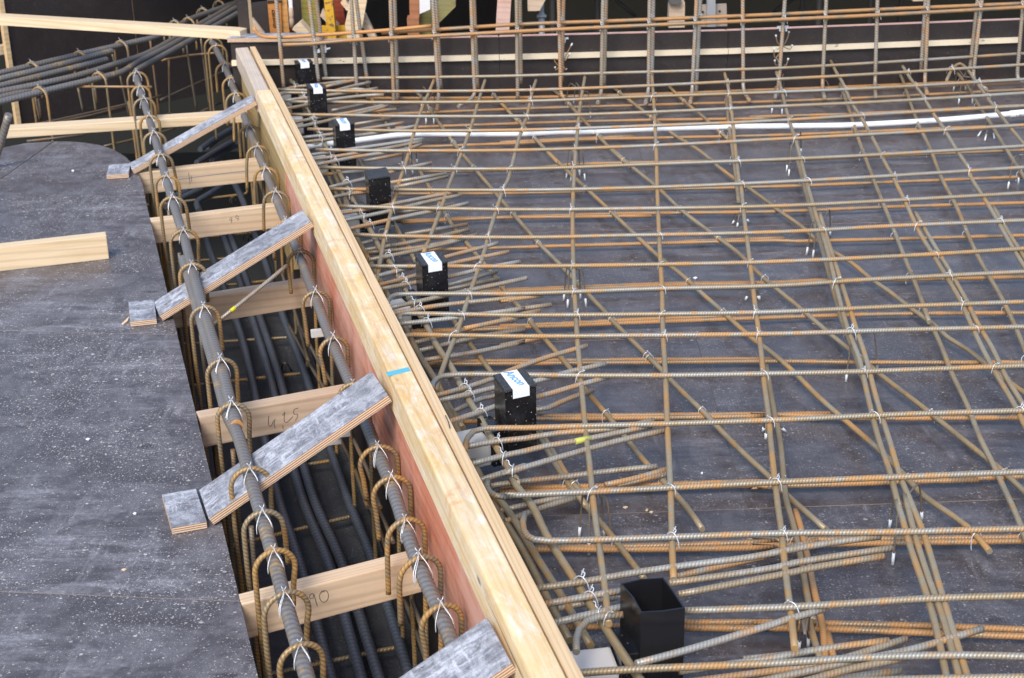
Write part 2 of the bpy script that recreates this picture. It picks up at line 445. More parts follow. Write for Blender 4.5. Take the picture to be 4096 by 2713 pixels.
def catmull(pts, step):
    if len(pts) < 3:
        out = list(pts)
    else:
        out = []
        p = [pts[0] * 2 - pts[1]] + list(pts) + [pts[-1] * 2 - pts[-2]]
        for i in range(1, len(p) - 2):
            n = max(1, int(math.ceil((p[i + 1] - p[i]).length / step)))
            for j in range(n):
                t = j / n
                a, b, c, d = p[i - 1], p[i], p[i + 1], p[i + 2]
                # centripetal-like softening: limit tangents by neighbouring lengths
                l1 = (c - b).length
                m1 = (c - a) * (l1 / max(1e-6, (c - b).length + (b - a).length))
                m2 = (d - b) * (l1 / max(1e-6, (d - c).length + (c - b).length))
                h1, h2, h3, h4 = 2*t**3 - 3*t**2 + 1, t**3 - 2*t**2 + t, -2*t**3 + 3*t**2, t**3 - t**2
                out.append(b * h1 + m1 * h2 + c * h3 + m2 * h4)
        out.append(pts[-1])
    return out
def tube_mesh(name, pts, r, sides=8, mat=None, rib=None, step=.05, smooth=True):
    pts = [Vector(p) for p in pts]
    pts = catmull(pts, step)
    if rib:                                   # resample finely so that the ribs are real steps
        pitch, rh = rib
        P2, L = [], 0.0
        seg = [(b - a).length for a, b in zip(pts, pts[1:])]
        tot = sum(seg); n = max(2, int(tot / (pitch / 4)))
        cum = np.concatenate([[0], np.cumsum(seg)])
        A = np.array([tuple(p) for p in pts])
        s = np.linspace(0, tot, n)
        X = np.stack([np.interp(s, cum, A[:, i]) for i in range(3)], 1)
    else:
        X = np.array([tuple(p) for p in pts])
    k = len(X)
    T = np.zeros_like(X)
    T[1:-1] = X[2:] - X[:-2]; T[0] = X[1] - X[0]; T[-1] = X[-1] - X[-2]
    T /= np.linalg.norm(T, axis=1)[:, None] + 1e-12
    o = X[0].copy()
    X = X - o
    up = np.array((0, 0, 1.0)) if abs(T[0][2]) < .9 else np.array((1.0, 0, 0))
    nrm = np.cross(np.cross(T[0], up), T[0]); nrm /= np.linalg.norm(nrm)
    cum = np.concatenate([[0], np.cumsum(np.linalg.norm(X[1:] - X[:-1], axis=1))])
    V = np.zeros((k, sides, 3))
    th = np.arange(sides) * 2 * math.pi / sides
    for i in range(k):
        nrm = nrm - T[i] * nrm.dot(T[i]); nrm /= np.linalg.norm(nrm) + 1e-12
        bi = np.cross(T[i], nrm)
        rr = np.full(sides, r)
        if rib:
            f = ((cum[i] / pitch + .75 * np.sin(th)) % 1.0)
            rr = r + rh * (f < .38) * (np.abs(np.cos(th)) > .2) + .0006 * (np.abs(np.cos(th)) < .2)
        V[i] = X[i] + rr[:, None] * (np.cos(th)[:, None] * nrm + np.sin(th)[:, None] * bi)
    V = V.reshape(-1, 3)
    I = np.arange(k - 1)[:, None] * sides; J = np.arange(sides)[None, :]; J2 = (J + 1) % sides
    Q = np.stack([I + J, I + J2, I + sides + J2, I + sides + J], -1).reshape(-1, 4)
    me = bpy.data.meshes.new(name)
    nq = len(Q)
    me.vertices.add(len(V)); me.vertices.foreach_set('co', V.astype(np.float32).ravel())
    loops = np.concatenate([Q.ravel(), np.arange(sides)[::-1], (k - 1) * sides + np.arange(sides)]).astype(np.int32)
    me.loops.add(len(loops)); me.loops.foreach_set('vertex_index', loops)
    me.polygons.add(nq + 2)
    st = np.concatenate([np.arange(nq) * 4, [nq * 4, nq * 4 + sides]]).astype(np.int32)
    me.polygons.foreach_set('loop_start', st)
    me.polygons.foreach_set('use_smooth', np.array([smooth and not False] * nq + [False, False]))
    uv = me.uv_layers.new(name='UVMap')
    a = np.repeat(cum[:-1], sides); b = np.repeat(cum[1:], sides)
    t0 = np.tile(np.arange(sides) / sides, k - 1); t1 = t0 + 1 / sides
    uvq = np.stack([np.stack([a, t0], 1), np.stack([a, t1], 1), np.stack([b, t1], 1), np.stack([b, t0], 1)], 1).reshape(-1, 2)
    uvc = np.zeros((sides * 2, 2))
    uv.data.foreach_set('uv', np.concatenate([uvq, uvc]).astype(np.float32).ravel())
    me.materials.append(mat)
    me.update(calc_edges=True); me.validate()
    return me, Vector(o)
def tube(name, pts, r, mat, sides=8, rib=None, step=.05, parent=None):
    me, o = tube_mesh(name, pts, r, sides, mat, rib, step)
    return link(bpy.data.objects.new(name, me), Matrix.Translation(o), parent)
def tubes(name, lists, r, mat, sides=5, parent=None, origin=None, step=.02):
    """several short tubes joined in one mesh (one bent wire)"""
    V, F = [], []
    o = Vector(origin) if origin is not None else Vector(lists[0][0])
    for L in lists:
        me, oo = tube_mesh('tmp', L, r, sides, mat, None, step)
        b = len(V)
        V += [tuple(Vector(v.co) + oo - o) for v in me.vertices]
        F += [tuple(b + i for i in p.vertices) for p in me.polygons]
        bpy.data.meshes.remove(me)
    return meshobj(name, V, F, mat, Matrix.Translation(o), parent, smooth=True)
def extend(pts, pxs):
    """bars that leave the picture run on a little"""
    for end in (0, -1):
        x, y = pxs[end]
        if x > 4060 or y > 2690 or x < 12:
            a = pts[end]; b = pts[1 if end == 0 else -2]
            d = (a - b).normalized() * (1.7 if x > 4060 else .6)
            if end == 0: pts.insert(0, a + d)
            else: pts.append(a + d)
    return pts
def bar_pts(spec, z):
    q = parse(spec)
    zs = z if isinstance(z, (list, tuple)) else None
    if zs is None:
        pts = [U(x, y, z) for x, y in q]
    else:
        n = len(q) - 1
        pts = [U(x, y, zs[0] + (zs[1] - zs[0]) * i / n) for i, (x, y) in enumerate(q)]
    return extend(pts, q)
# ------------------------------------------------------------------ levels
Z_X, Z_Y = .148, .1352           # upper mat: cross bars lie on the long bars
Z_BX, Z_BD = .026, .0385         # lower mat
Z_A, Z_A2 = .1350, .052          # anchor bars, upper and lower legs
Z_M = .105                       # top main bars of the beam
Z_FLOOR = -.49
RB = .0073

# ================================================================== LARGE STRUCTURE
def fit(pts):
    a = np.array([tuple(p) for p in pts]); return np.polyfit(a[:, 1], a[:, 0], 1)
Z_R = .30
TLp = [(600, 212), (690, 425), (790, 630), (880, 840), (985, 1055), (1090, 1265), (1190, 1480), (1230, 1568)]
TRp = [(640, 200), (735, 400), (850, 600), (960, 800), (1065, 1010), (1175, 1210), (1280, 1430), (1345, 1568)]
fL, fR = fit([D(x, y, Z_R) for x, y in TLp]), fit([D(x, y, Z_R) for x, y in TRp])
sl_ = (fL[0] + fR[0]) / 2
BDIR = Vector((sl_, 1, 0)).normalized()                 # along the beam, away from the camera
BN = Vector((BDIR.y, -BDIR.x, 0))                       # across it, to the right
yc = 4.0
R_ORG = Vector((fL[0] * yc + fL[1], yc, 0))             # left face of the rail
R_W = ((fR[0] * yc + fR[1]) - (fL[0] * yc + fL[1])) * BDIR.y
MB = frame(R_ORG, BDIR, -BN)                            # local x along beam, local y to the LEFT, z up
MBi = MB.inverted()
def along(p): return (MBi @ Vector(p)).x
x_joint = along(D(600, 208, Z_R)); x_end = along(D(556, 108, Z_R))
def rail_x(y, n=0.0):
    """world x at world y on the line n metres right of the rail's left face"""
    p = R_ORG + BN * n
    return p.x + BDIR.x / BDIR.y * (y - p.y)

# back upstand wall: three straight lengths with slight bends
WK = [(545, 243.4), (1156, 230), (1678, 215.5), (2560, 179)]
WPT = [D(x, y, 0) for x, y in WK]
WSEG = []
for a, b in zip(WPT, WPT[1:]):
    d = (b - a); d.z = 0; L_ = d.length; d.normalize()
    nn = Vector((d.y, -d.x, 0))                          # towards the camera
    WSEG.append((a, d, nn, frame(a, d, -nn), L_))
def wseg(xs):
    x = xs / KD
    return WSEG[0] if x < WK[1][0] else (WSEG[1] if x < WK[2][0] else WSEG[2])
def Wpx(x, y, off=0.0):
    s = wseg(x)
    return Upl(x, y, s[0] + s[2] * off, s[2])
def Wp(c, x, y, off=0.0):
    return Wpx(*px(c, x, y), off)
def wall_y(x):
    s = WSEG[0] if x < WPT[1].x else (WSEG[1] if x < WPT[2].x else WSEG[2])
    return s[0].y + (x - s[0].x) * s[1].y / s[1].x

# ---- slab deck on the right: sheet by sheet
deck = empty('slab_deck', (1.5, 4, 0)); tag(deck, 'dark film faced plywood deck under the bar mats', 'deck', kind='structure')
ys = [1.0, 2.1, 3.2, D(1500, 787, 0).y, D(1700, 530, 0).y, 6.35, 7.02]
k = .035
for i in range(len(ys) - 1):
    a, b = ys[i] + .0008, ys[i + 1] - .0008
    cuts = [None, .55 + .9 * (i % 2), 2.9 + .5 * (i % 2), 5.6]
    for j in range(3):
        x0, x1 = cuts[j], cuts[j + 1]
        def pt(x, y, n=.0925):
            if x is None:
                xx = rail_x(y, n); return Vector((xx, y + k * xx, 0))
            return Vector((x + .0012, y + k * x, 0)) if x == x0 else Vector((x, y + k * x, 0))
        top = [pt(x0, a), pt(x1, a), pt(x1, b), pt(x0, b)]
        if i == len(ys) - 2:
            top[2] = Vector((top[2].x, wall_y(top[2].x) - .002, 0)); top[3] = Vector((top[3].x, wall_y(top[3].x) - .002, 0))
        zz = random.uniform(-.0006, .0006)
        for p in top: p.z = zz
        prism('plywood_sheet', top, .018, [M['deck_r'], M['edge_thin']], deck)
# ---- deck on the left with its rounded corner
ldeck = empty('walkway_deck', (-1.5, 3, 0)); tag(ldeck, 'dusty film faced plywood deck left of the beam trench', 'deck', kind='structure')
edge = [(595, 1568), (560, 1400), (546, 1345), (490, 1110), (450, 960), (409, 774), (380, 640), (335, 457)]
LE0, LE1 = D(620, 1690, 0), D(335, 457, 0)
def E_(y):   # point of the straight edge at picture row y
    pts = [D(x, yy, 0) for x, yy in edge]
    f = fit(pts)
    p = D(500, y, 0)
    for _ in range(12):
        p = Vector((f[0] * p.y + f[1], p.y, 0))
        # move along the row: re-solve y for this column
        r = None
        # picture row of p
        v = p - Vector((0, 0, CAM_H)); d = v.dot(FWD)
        xx = CXP + FPX * v.dot(IR) / d
        p = U(xx, y * KD, 0)
    return Vector((f[0] * p.y + f[1], p.y, 0))
eA, eB, eC, eD = E_(1760), E_(1390), E_(774), E_(456)
gap = Vector((0, .0008, 0))
def lsheet(pts): return prism('plywood_sheet', pts, .018, [M['deck_l'], M['edge_thin']], ldeck)
lsheet([D(-900, 1760, 0), eA, eB - gap, D(-700, 1340, 0) - gap])
lsheet([D(-700, 1340, 0) + gap, eB + gap, eC - gap, D(-500, 752, 0) - gap])
lsheet([D(-500, 752, 0) + gap, eC + gap, eD - gap, D(-300, 434, 0) - gap])
rim = [(331, 432), (322, 404), (308, 380), (288, 361), (262, 346), (232, 336), (198, 330), (160, 327)]
rimp = [D(x, y, 0) for x, y in rim]
g2 = Vector((.0006, .0006, 0))
pj0, pj1 = D(-10, 419, 0), D(124, 336, 0)
jl = D(-300, 434, 0)
cut0 = jl.lerp(eD, .48)
cutA = D(-40, 438, 0)
lsheet([D(-40, 445, 0) + gap * 2, eD + gap] + rimp + [D(126, 327, 0)])
lsheet([D(-300, 434, 0) + gap, D(-42, 445, 0) + gap * 2, D(122, 327, 0), D(60, 331, 0), D(10, 341, 0), D(-60, 360, 0), D(-200, 385, 0)])
# side form of the left deck (trench side)
rimall = [eA, eB, eC, eD] + rimp + [D(126, 327, 0), D(60, 331, 0), D(10, 341, 0), D(-60, 360, 0), D(-200, 385, 0), D(-500, 420, 0)]
V, F = [], []
for p in rimall:
    ins = Vector((-.012, -.004, 0))
    V += [Vector((p.x, p.y, -.0185)) + ins, Vector((p.x, p.y, Z_FLOOR)) + ins]
F = [(2 * i, 2 * i + 1, 2 * i + 3, 2 * i + 2) for i in range(len(rimall) - 1)]
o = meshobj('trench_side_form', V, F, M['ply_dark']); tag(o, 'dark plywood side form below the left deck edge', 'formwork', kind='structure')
# trench floor in sheets
tf = empty('trench_floor', (-1, 4, Z_FLOOR)); tag(tf, 'dusty plywood bottom of the beam trench', 'formwork', kind='structure')
yy = 1.2
i = 0
while yy < 4.9:
    w = 1.22
    pts = [Vector((-6, yy - .9, Z_FLOOR)), Vector((rail_x(yy, .2), yy + .02, Z_FLOOR)), Vector((rail_x(yy + w, .2), yy + w + .018, Z_FLOOR)), Vector((-6, yy + w - .902, Z_FLOOR))]
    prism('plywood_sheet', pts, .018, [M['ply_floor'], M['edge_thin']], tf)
    yy += w; i += 1

# ---- rail form dividing the trench from the slab
form = link(bpy.data.objects.new('trench_divider_form', None), MB.copy())
tag(form, 'long stained timber and plywood edge form between trench and slab deck', 'formwork')
x_near = along(D(1300, 1800, Z_R))
PW = .0255
tw = R_W - PW - .0035
box('top_rail', MB, x_near, x_joint - .001, -tw, 0, Z_R - .092, Z_R, [M['rail']], form, .006)
o = box('top_rail', MB, x_joint + .001, x_end, -tw + .004, .006, Z_R - .094, Z_R - .004, [M['rail_far']], form, .006); o['label'] = 'bleached far length of the top rail'
box('raw_plywood_strip', MB, x_near, x_end, -R_W, -tw - .0035, .02, Z_R - .003, [M['raw_edge']], form, .002)
# salmon board and lower sheet on the trench side
xp0 = along(D(640, 380, .2))
pb = D(963, 1304, 0)
pnk = Upl(963 * KD, 1304 * KD, R_ORG + BN * .012, BN)
ZP = pnk.z
o = box('salmon_board', MB, x_near, xp0 - .002, -.05, -.012, ZP, Z_R - .0925, [M['pink']], form, .003)
o = box('side_sheet', MB, xp0 + .002, x_end, -.05, -.010, ZP - .1, Z_R - .0945, [M['far_ply']], form, .002)
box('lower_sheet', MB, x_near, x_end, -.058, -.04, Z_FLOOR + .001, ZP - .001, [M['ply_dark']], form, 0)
# light blue spray mark across the rail
mk = [P('21', 1165, 408, Z_R + .0012), P('21', 1190, 440, Z_R + .0012), P('21', 1380, 392, Z_R + .0012), P('21', 1360, 362, Z_R + .0012)]
prism('paint_mark', [mk[0], mk[1], mk[2], mk[3]], .001, [M['blue_paint']], form)
# drying crack along the rail
tubes('crack', [[D(1029, 960, Z_R), D(1036, 975, Z_R), D(1040, 990, Z_R)], [D(975, 820, Z_R), D(979, 834, Z_R), D(981, 846, Z_R)]], .0012, M['pencil'], 4, form)

# ---- back upstand form
wall = empty('upstand_form', WPT[0])
tag(wall, 'low dark plywood upstand form with pale batten behind the bar mats', 'formwork')
HW = .298
ZBAT = sum((s_[3].inverted() @ Upl(*px(*r_), s_[0] + s_[2] * .02, s_[2])).z for s_, r_ in zip(WSEG, (('01', 1000, 560), ('02', 900, 492), ('03', 1100, 400)))) / 3
for k_, (w0, wdir, wn_, mw, wl) in enumerate(WSEG):
    inv = mw.inverted()
    cuts = [0, wl] if k_ < 2 else [0, 2.44, wl]
    for a, b in zip(cuts, cuts[1:]):
        o = box('plywood_sheet', mw, a + .001, b - .001, 0, .018, -.02, HW, [M['ply_dark'], M['ply_edge_pink']], wall, 0)
        for p in o.data.polygons:
            if p.normal.z > .5: p.material_index = 1
    ref = (('01', 1000, 560), ('02', 900, 492), ('03', 1100, 400))[k_]
    zb = ZBAT
    cuts = [.0, wl] if k_ < 2 else [0, (inv @ Wp('zd', 372, 385)).x, (inv @ Wp('zd', 2340, 280)).x]
    for a, b in zip(cuts, cuts[1:]):
        box('batten', mw, a + .0008, b - .0008, -.022, -.0005, zb, zb + .024, [M['batten']], wall, .001)
    box('base_fillet', mw, .3 if k_ == 0 else .002, wl - .002, -.016, -.0005, .001, .014, [M['orange_edge']], wall, .001)
    box('rear_rail', mw, .004, wl - .004, .0185, .065, HW - .1, HW - .004, [M['pink_post']], wall, .003)

# ---- upright dark shutter on the far left
def quadplate(name, a, b, z0, z1, th, mats, parent=None, label=None, cat=None, edge_=None):
    a, b = Vector(a), Vector(b)
    m = frame(Vector((a.x, a.y, 0)), (b - a).normalized())
    o = box(name, m, 0, (b - a).length, 0, th, z0, z1, mats, parent, 0, ends=edge_)
    if label: tag(o, label, cat)
    return o
shp = [(-4.9, 6.55), (-2.95, 8.25), (-2.35, 8.77), (-1.2, 9.75)]
shut = empty('wall_shutter', (-2.9, 8.6, 0)); tag(shut, 'tall dark brown plywood wall shutter behind the bent beam bars', 'formwork')
# sheet joints found in the picture: the pale raw edge at the left and one fine joint
SH0 = Vector((-3.05, 8.35, 0)); SHD = Vector((.72, .69, 0)).normalized(); SHN = Vector((SHD.y, -SHD.x, 0))
MSH = frame(SH0, SHD, -SHN)
def Sp(c, x, y): return MSH.inverted() @ Upl(*px(c, x, y), SH0, SHN)
j1 = (Sp('00', 1160, 250)).x
jL = (Sp('00', 110, 590)).x
for a, b in ((jL, j1), (j1, 4.2)):
    box('plywood_sheet', MSH, a + .0012, b - .0012, 0, .02, Z_FLOOR, 1.3, [M['ply_dark'], M['raw_edge']], shut, 0, ends=1)
box('raw_edge_strip', MSH, jL - .028, jL - .001, -.012, .02, Z_FLOOR, 1.3, [M['raw_edge']], shut, .001)
# second shutter further left, set back
sh2 = empty('side_shutter', (-3.8, 8.0, 0)); tag(sh2, 'dark plywood shutter with a short pale timber at the far left edge', 'formwork')
M2 = frame(SH0 + SHD * (jL - .03) - SHN * .1, SHD, -SHN)
box('plywood_sheet', M2, -2.5, -.02, 0, .02, Z_FLOOR, .42, [M['ply_dark'], M['raw_edge']], sh2, 0, ends=1)
q = M2.inverted() @ Upl(*px('00', 40, 405), SH0 - SHN * .1, SHN)
box('timber_block', M2, q.x - .6, q.x, -.05, -.002, q.z - .03, q.z + .02, [M['pine_pale']], sh2, .003)

# ---- dark store of props behind the upstand, under an added light-blocking slab
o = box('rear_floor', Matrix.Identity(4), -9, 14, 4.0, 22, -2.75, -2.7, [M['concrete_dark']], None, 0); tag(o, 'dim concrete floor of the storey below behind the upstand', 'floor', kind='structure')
o = box('shading_slab', Matrix.Identity(4), -9, 14, 8.75, 22, .62, .8, [M['concrete_dark']], None, 0); tag(o, 'slab over the dark space behind the upstand', 'slab', kind='structure')  # out of view, added to keep sky light out of the space below
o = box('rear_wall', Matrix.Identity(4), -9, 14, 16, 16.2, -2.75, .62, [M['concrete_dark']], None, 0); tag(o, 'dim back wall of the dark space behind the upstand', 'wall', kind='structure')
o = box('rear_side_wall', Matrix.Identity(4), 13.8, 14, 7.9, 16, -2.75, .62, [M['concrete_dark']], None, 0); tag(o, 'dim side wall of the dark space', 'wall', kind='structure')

def Yp(c, x, y, Y):
    return Upl(*px(c, x, y), Vector((0, Y, 0)), Vector((0, 1, 0)))
def post(name, c, xl, xr, ytop, Y, depth, mats, label, cat, ylow=None, lean=None, zlow=-1.2, ztop=.9, parent=None, bevel=.004):
    """upright of rectangular section; xl, xr at picture row ylow and the lean from lean=(dx per unit)"""
    a, b = Yp(c, xl, ylow, Y), Yp(c, xr, ylow, Y)
    z0 = a.z
    w = (b - a).length
    ez = Vector((0, 0, 1)) if lean is None else (Yp(c, xl + lean[0], ylow + lean[1], Y) - a).normalized()
    ex = (b - a).normalized()
    m = frame(a, ex, ez.cross(ex))
    h = ztop - z0 if ytop is None else (Yp(c, xl, ytop, Y) - a).length
    o = box(name, m, 0, w, 0, depth, zlow - z0, h, mats, parent, bevel)
    if label: tag(o, label, cat)
    return o, m, w, h, z0
def slab_quad(name, c, quad, Y, depth, mats, label=None, cat=None, parent=None):
    """board standing across the view: four picture points on the plane y=Y, given real thickness"""
    pts = [Yp(c, x, y, Y) for x, y in quad]
    n = Vector((0, -1, 0))
    o = prism(name, pts, depth, mats, parent, n)
    if label: tag(o, label, cat)
    return o
# counter-clockwise seen from the camera: bottom-left, bottom-right, top-right, top-left
t = empty('orange_girder', Yp('za', 840, 515, 7.75)); tag(t, 'orange formwork girder with black stencilled letters behind the rail end', 'girder')
slab_quad('flange', 'za', [(712, 560), (895, 560), (870, -60), (655, -60)], 7.75, .08, [M['orange_paint']], parent=t)
slab_quad('side_flange', 'za', [(897, 560), (1014, 560), (965, -60), (872, -60)], 7.765, .06, [M['orange_edge']], parent=t)
slab_quad('end_band', 'za', [(668, 62), (900, 42), (896, 8), (664, 8)], 7.748, .0015, [M['black_ink']], parent=t)
def glyphs(name, strokes, c, Y, r, parent, mat):
    return tubes(name, [[Yp(c, x, y, Y) for x, y in s] for s in strokes], r, mat, 4, parent)
# worn stencilled letters reading downwards
glyphs('stencil_letters', [
    [(738, 160), (740, 215), (760, 222), (772, 200), (768, 170), (738, 160)],
    [(745, 235), (770, 232), (776, 262), (752, 270), (745, 235)],
    [(750, 285), (780, 300)], [(752, 305), (778, 285)],
    [(754, 318), (780, 328), (758, 345), (784, 352)],
    [(756, 375), (764, 420), (786, 440), (788, 400), (770, 370), (756, 375)]], 'za', 7.747, .0018, t, M['black_ink'])
post('red_batten', 'za', 1016, 1042, None, 7.78, .05, [M['red_plank']], 'narrow red painted batten beside the orange girder', 'batten', 515, (-48, -515))
slab_quad('rag', 'za', [(1008, 195), (1060, 190), (1050, -40), (985, -40)], 7.74, .01, [M['white_sleeve']], 'grey white strip of sheet hanging beside the red batten', 'sheet')
tube('pale_stick', [Yp('za', 1052, 430, 7.74), Yp('za', 1036, 200, 7.74), Yp('za', 1028, 120, 7.74)], .012, M['pine_grey'], 8)
tag(bpy.data.objects['pale_stick'], 'pale round stick hanging below the grey white strip', 'stick')
post('mossy_post', 'za', 1215, 1475, None, 7.9, .09, [M['yellow_plank']], 'mossy yellow timber post left of the yellow prop', 'post', 500, (-25, -500))
slab_quad('timber_offcut', 'za', [(1050, 465), (1190, 560), (1330, 520), (1185, 352)], 7.62, .09, [M['pine_pale']], 'short pale timber offcut lying behind the upstand', 'offcut')
t = empty('yellow_prop', Yp('za', 1660, 600, 7.7)); tag(t, 'yellow steel prop with flaking paint and square foot plate', 'prop')
slab_quad('tube', 'za', [(1605, 610), (1745, 610), (1680, -60), (1545, -60)], 7.68, .05, [M['yellow']], parent=t)
slab_quad('foot_plate', 'za', [(1495, 610), (1905, 600), (1885, 395), (1490, 405)], 7.74, .008, [M['yellow']], parent=t)
slab_quad('red_plank', 'za', [(1730, 385), (1890, 385), (1830, -60), (1685, -60)], 7.85, .04, [M['red_plank']], 'red brown plank standing behind the yellow prop', 'plank')
slab_quad('pale_board', 'za', [(1915, 615), (2120, 608), (2235, -60), (1950, -60), (1925, 180), (1880, 390)], 7.66, .021, [M['yellow_ply']], 'cream plywood board with a slanted edge right of the yellow prop', 'board')
bpy.data.objects['pale_board'].data.materials[0] = M['pine_pale']
slab_quad('diagonal_timber', 'za', [(2140, 400), (2260, 600), (2400, 640), (2190, 210)], 7.72, .045, [M['pine']], 'pine timber slanting down to the right behind the cream board', 'timber')
slab_quad('slanted_timber', 'za', [(1810, 50), (1915, 175), (1955, 110), (1870, -40)], 7.7, .045, [M['pine']], 'short slanting pine timber above the cream board', 'timber')
slab_quad('leaning_lath', 'za', [(1490, 250), (1700, 470), (1790, 390), (1530, 140)], 7.8, .03, [M['pine_grey']], 'weathered lath leaning behind the yellow prop', 'lath')
slab_quad('leaning_board', 'za', [(425, 540), (620, 520), (432, 275), (415, 300)], 7.6, .018, [M['pine_grey']], 'grey weathered board leaning behind the end of the rail', 'board')
slab_quad('brown_plywood', 'za', [(380, 560), (720, 560), (660, 20), (380, 60)], 7.95, .02, [M['ply_dark']], 'dark brown plywood panel left of the orange girder', 'panel')
slab_quad('brown_plywood', 'za', [(1040, 560), (1240, 560), (1190, -60), (1030, -60)], 8.05, .02, [M['ply_dark']], 'dark brown plywood sheet between orange girder and mossy post', 'panel')
# upright plywood piece at the end of the rail
pe = Yp('za', 395, 512, D(565, 92, Z_R).y + .03)
mpe = frame(pe, Vector((.80, -.6, 0)))
o = box('upright_plywood_piece', mpe, -.075, 0, 0, .021, -.02, .42, [M['ply_strip'], M['raw_edge']], None, .001, ends=1)
for p in o.data.polygons:
    if p.normal.x < .5: p.material_index = 0
o.data.materials[0] = M['ply_dark']; tag(o, 'upright dark plywood piece with pale cut edge at the far rail end', 'plywood piece')
# strip lying on the rail end and the upstand
a, b = Wp('za', 30, 640, .06), Wp('za', 1560, 590, .06)
a, b = P('za', 32, 602, Z_R + .021), P('za', 1500, 585, Z_R + .021)
m = frame(Vector((a.x, a.y, Z_R - .001)), (Vector((b.x, b.y, 0)) - Vector((a.x, a.y, 0))))
o = box('plywood_strip', m, 0, (b - a).length, 0, .11, .002, .022, [M['ply_strip'], M['ply_edge']], None, .0008, side=1, ends=1); tag(o, 'grey plywood strip lying across the far end of the rail and the upstand', 'plywood strip')

# posts and jacks further right
t = empty('brown_post', Yp('zb', 520, 480, 7.8)); tag(t, 'stepped red brown timber post with a whitish board', 'post')
slab_quad('lower_block', 'zb', [(445, 500), (600, 500), (592, 232), (430, 255)], 7.8, .09, [M['brown_post']], parent=t)
slab_quad('upper_block', 'zb', [(470, 240), (602, 238), (598, -60), (462, -60)], 7.82, .08, [M['brown_post']], parent=t)
slab_quad('whitish_board', 'zb', [(604, 190), (745, 130), (745, -60), (600, -60)], 7.78, .02, [M['white_sleeve']], parent=t)
slab_quad('yellow_plank', 'zb', [(600, 500), (730, 500), (850, 330), (1090, 90), (1090, -60), (850, -60), (590, 240)], 7.88, .045, [M['yellow_plank']], 'mossy yellow plank slanting away behind the brown post', 'plank')
slab_quad('pink_post', 'zb', [(1630, 440), (1815, 430), (1845, -60), (1660, -60)], 7.8, .07, [M['pink_post']], 'pinkish pale timber post behind the upstand', 'post')
def jack(c, xc, w, ytop, ybot, Y, label):
    t = empty('screw_jack', Yp(c, xc, ybot, Y)); tag(t, label, 'jack')
    p0, p1 = Yp(c, xc, ybot, Y), Yp(c, xc, ytop, Y)
    r = (Yp(c, xc + w, ybot, Y) - p0).length / 2
    tube('thread', [p0 - Vector((0, 0, .4)), p1 + Vector((0, 0, .3))], r * .72, M['galv'], 12, (.012, .003), parent=t)
    zc = p0.z + .55 * (p1.z - p0.z) * .4
    tube('collar', [Vector((p0.x, p0.y, p0.z - .2)), Vector((p0.x, p0.y, p0.z + .075))], r * 1.1, M['galv'], 12, parent=t)
    tubes('collar_handle', [[Vector((p0.x - r * 1.7, p0.y - .01, p0.z + .06)), Vector((p0.x + r * 1.7, p0.y - .01, p0.z + .06))]], .009, M['galv'], 8, t)
jack('zb', 2255, 75, 0, 380, 7.85, 'galvanised screw jack below the hanging timber end')
slab_quad('hanging_timber_end', 'zb', [(2068, 152), (2225, 148), (2310, -10), (2310, -60), (2062, -60)], 7.75, .08, [M['pine_grey']], 'sawn weathered timber end hanging in front of the screw jack', 'timber')
for i, (c, x0, x1) in enumerate((('zc', 290, 365), ('zc', 820, 900), ('zd', 590, 630), ('zd', 720, 770), ('zd', 1125, 1175), ('zd', 1370, 1412))):
    p0 = Yp(c, (x0 + x1) / 2, 150 if c == 'zc' else 60, 9.3 + .25 * (i % 3))
    r = (Yp(c, x1, 60, 9.3) - Yp(c, x0, 60, 9.3)).length / 2
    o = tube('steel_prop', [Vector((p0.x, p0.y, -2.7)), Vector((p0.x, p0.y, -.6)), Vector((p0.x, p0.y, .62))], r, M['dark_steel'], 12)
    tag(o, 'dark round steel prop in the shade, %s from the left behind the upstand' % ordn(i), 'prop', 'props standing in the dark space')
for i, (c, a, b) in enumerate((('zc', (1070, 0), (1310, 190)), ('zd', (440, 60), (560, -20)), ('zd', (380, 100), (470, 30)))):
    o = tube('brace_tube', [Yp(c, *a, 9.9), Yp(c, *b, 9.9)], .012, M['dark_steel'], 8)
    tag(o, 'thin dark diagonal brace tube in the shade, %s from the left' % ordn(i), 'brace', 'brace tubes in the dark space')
t = empty('stub_post', Yp('zc', 1790, 310, 7.75)); tag(t, 'short brown timber stub with a dark round end above it', 'post')
slab_quad('stub', 'zc', [(1700, 330), (1890, 325), (1893, 30), (1850, 22), (1712, 60)], 7.75, .08, [M['pine_grey']], parent=t)
slab_quad('round_end', 'zc', [(1710, 50), (1800, 62), (1850, 45), (1850, -40), (1705, -40)], 7.72, .07, [M['concrete_dark']], parent=t)
t = empty('plated_post', Yp('zc', 2205, 300, 7.7)); tag(t, 'grey steel post with a drilled head plate behind the upstand', 'post')
slab_quad('plate', 'zc', [(2045, 320), (2395, 310), (2385, 45), (2040, 60)], 7.74, .008, [M['concrete_dark']], parent=t)
bpy.data.objects['plate'].data.materials[0] = plain('weathered_plate', (.34, .28, .23), .7)
slab_quad('upright', 'zc', [(2155, 320), (2258, 318), (2255, -60), (2158, -60)], 7.70, .035, [M['galv']], parent=t)
for x, y in ((2105, 143), (2305, 133)):
    p = Yp('zc', x, y, 7.737); tube('bolt_hole', [p, p - Vector((0, .002, 0))], .006, M['black_ink'], 10, parent=t)
slab_quad('soffit_timber', 'zd', [(1490, 12), (1590, 8), (1590, -40), (1470, -40)], 7.8, .06, [M['pine_grey']], 'brown timber end showing at the top edge right of the props', 'timber')

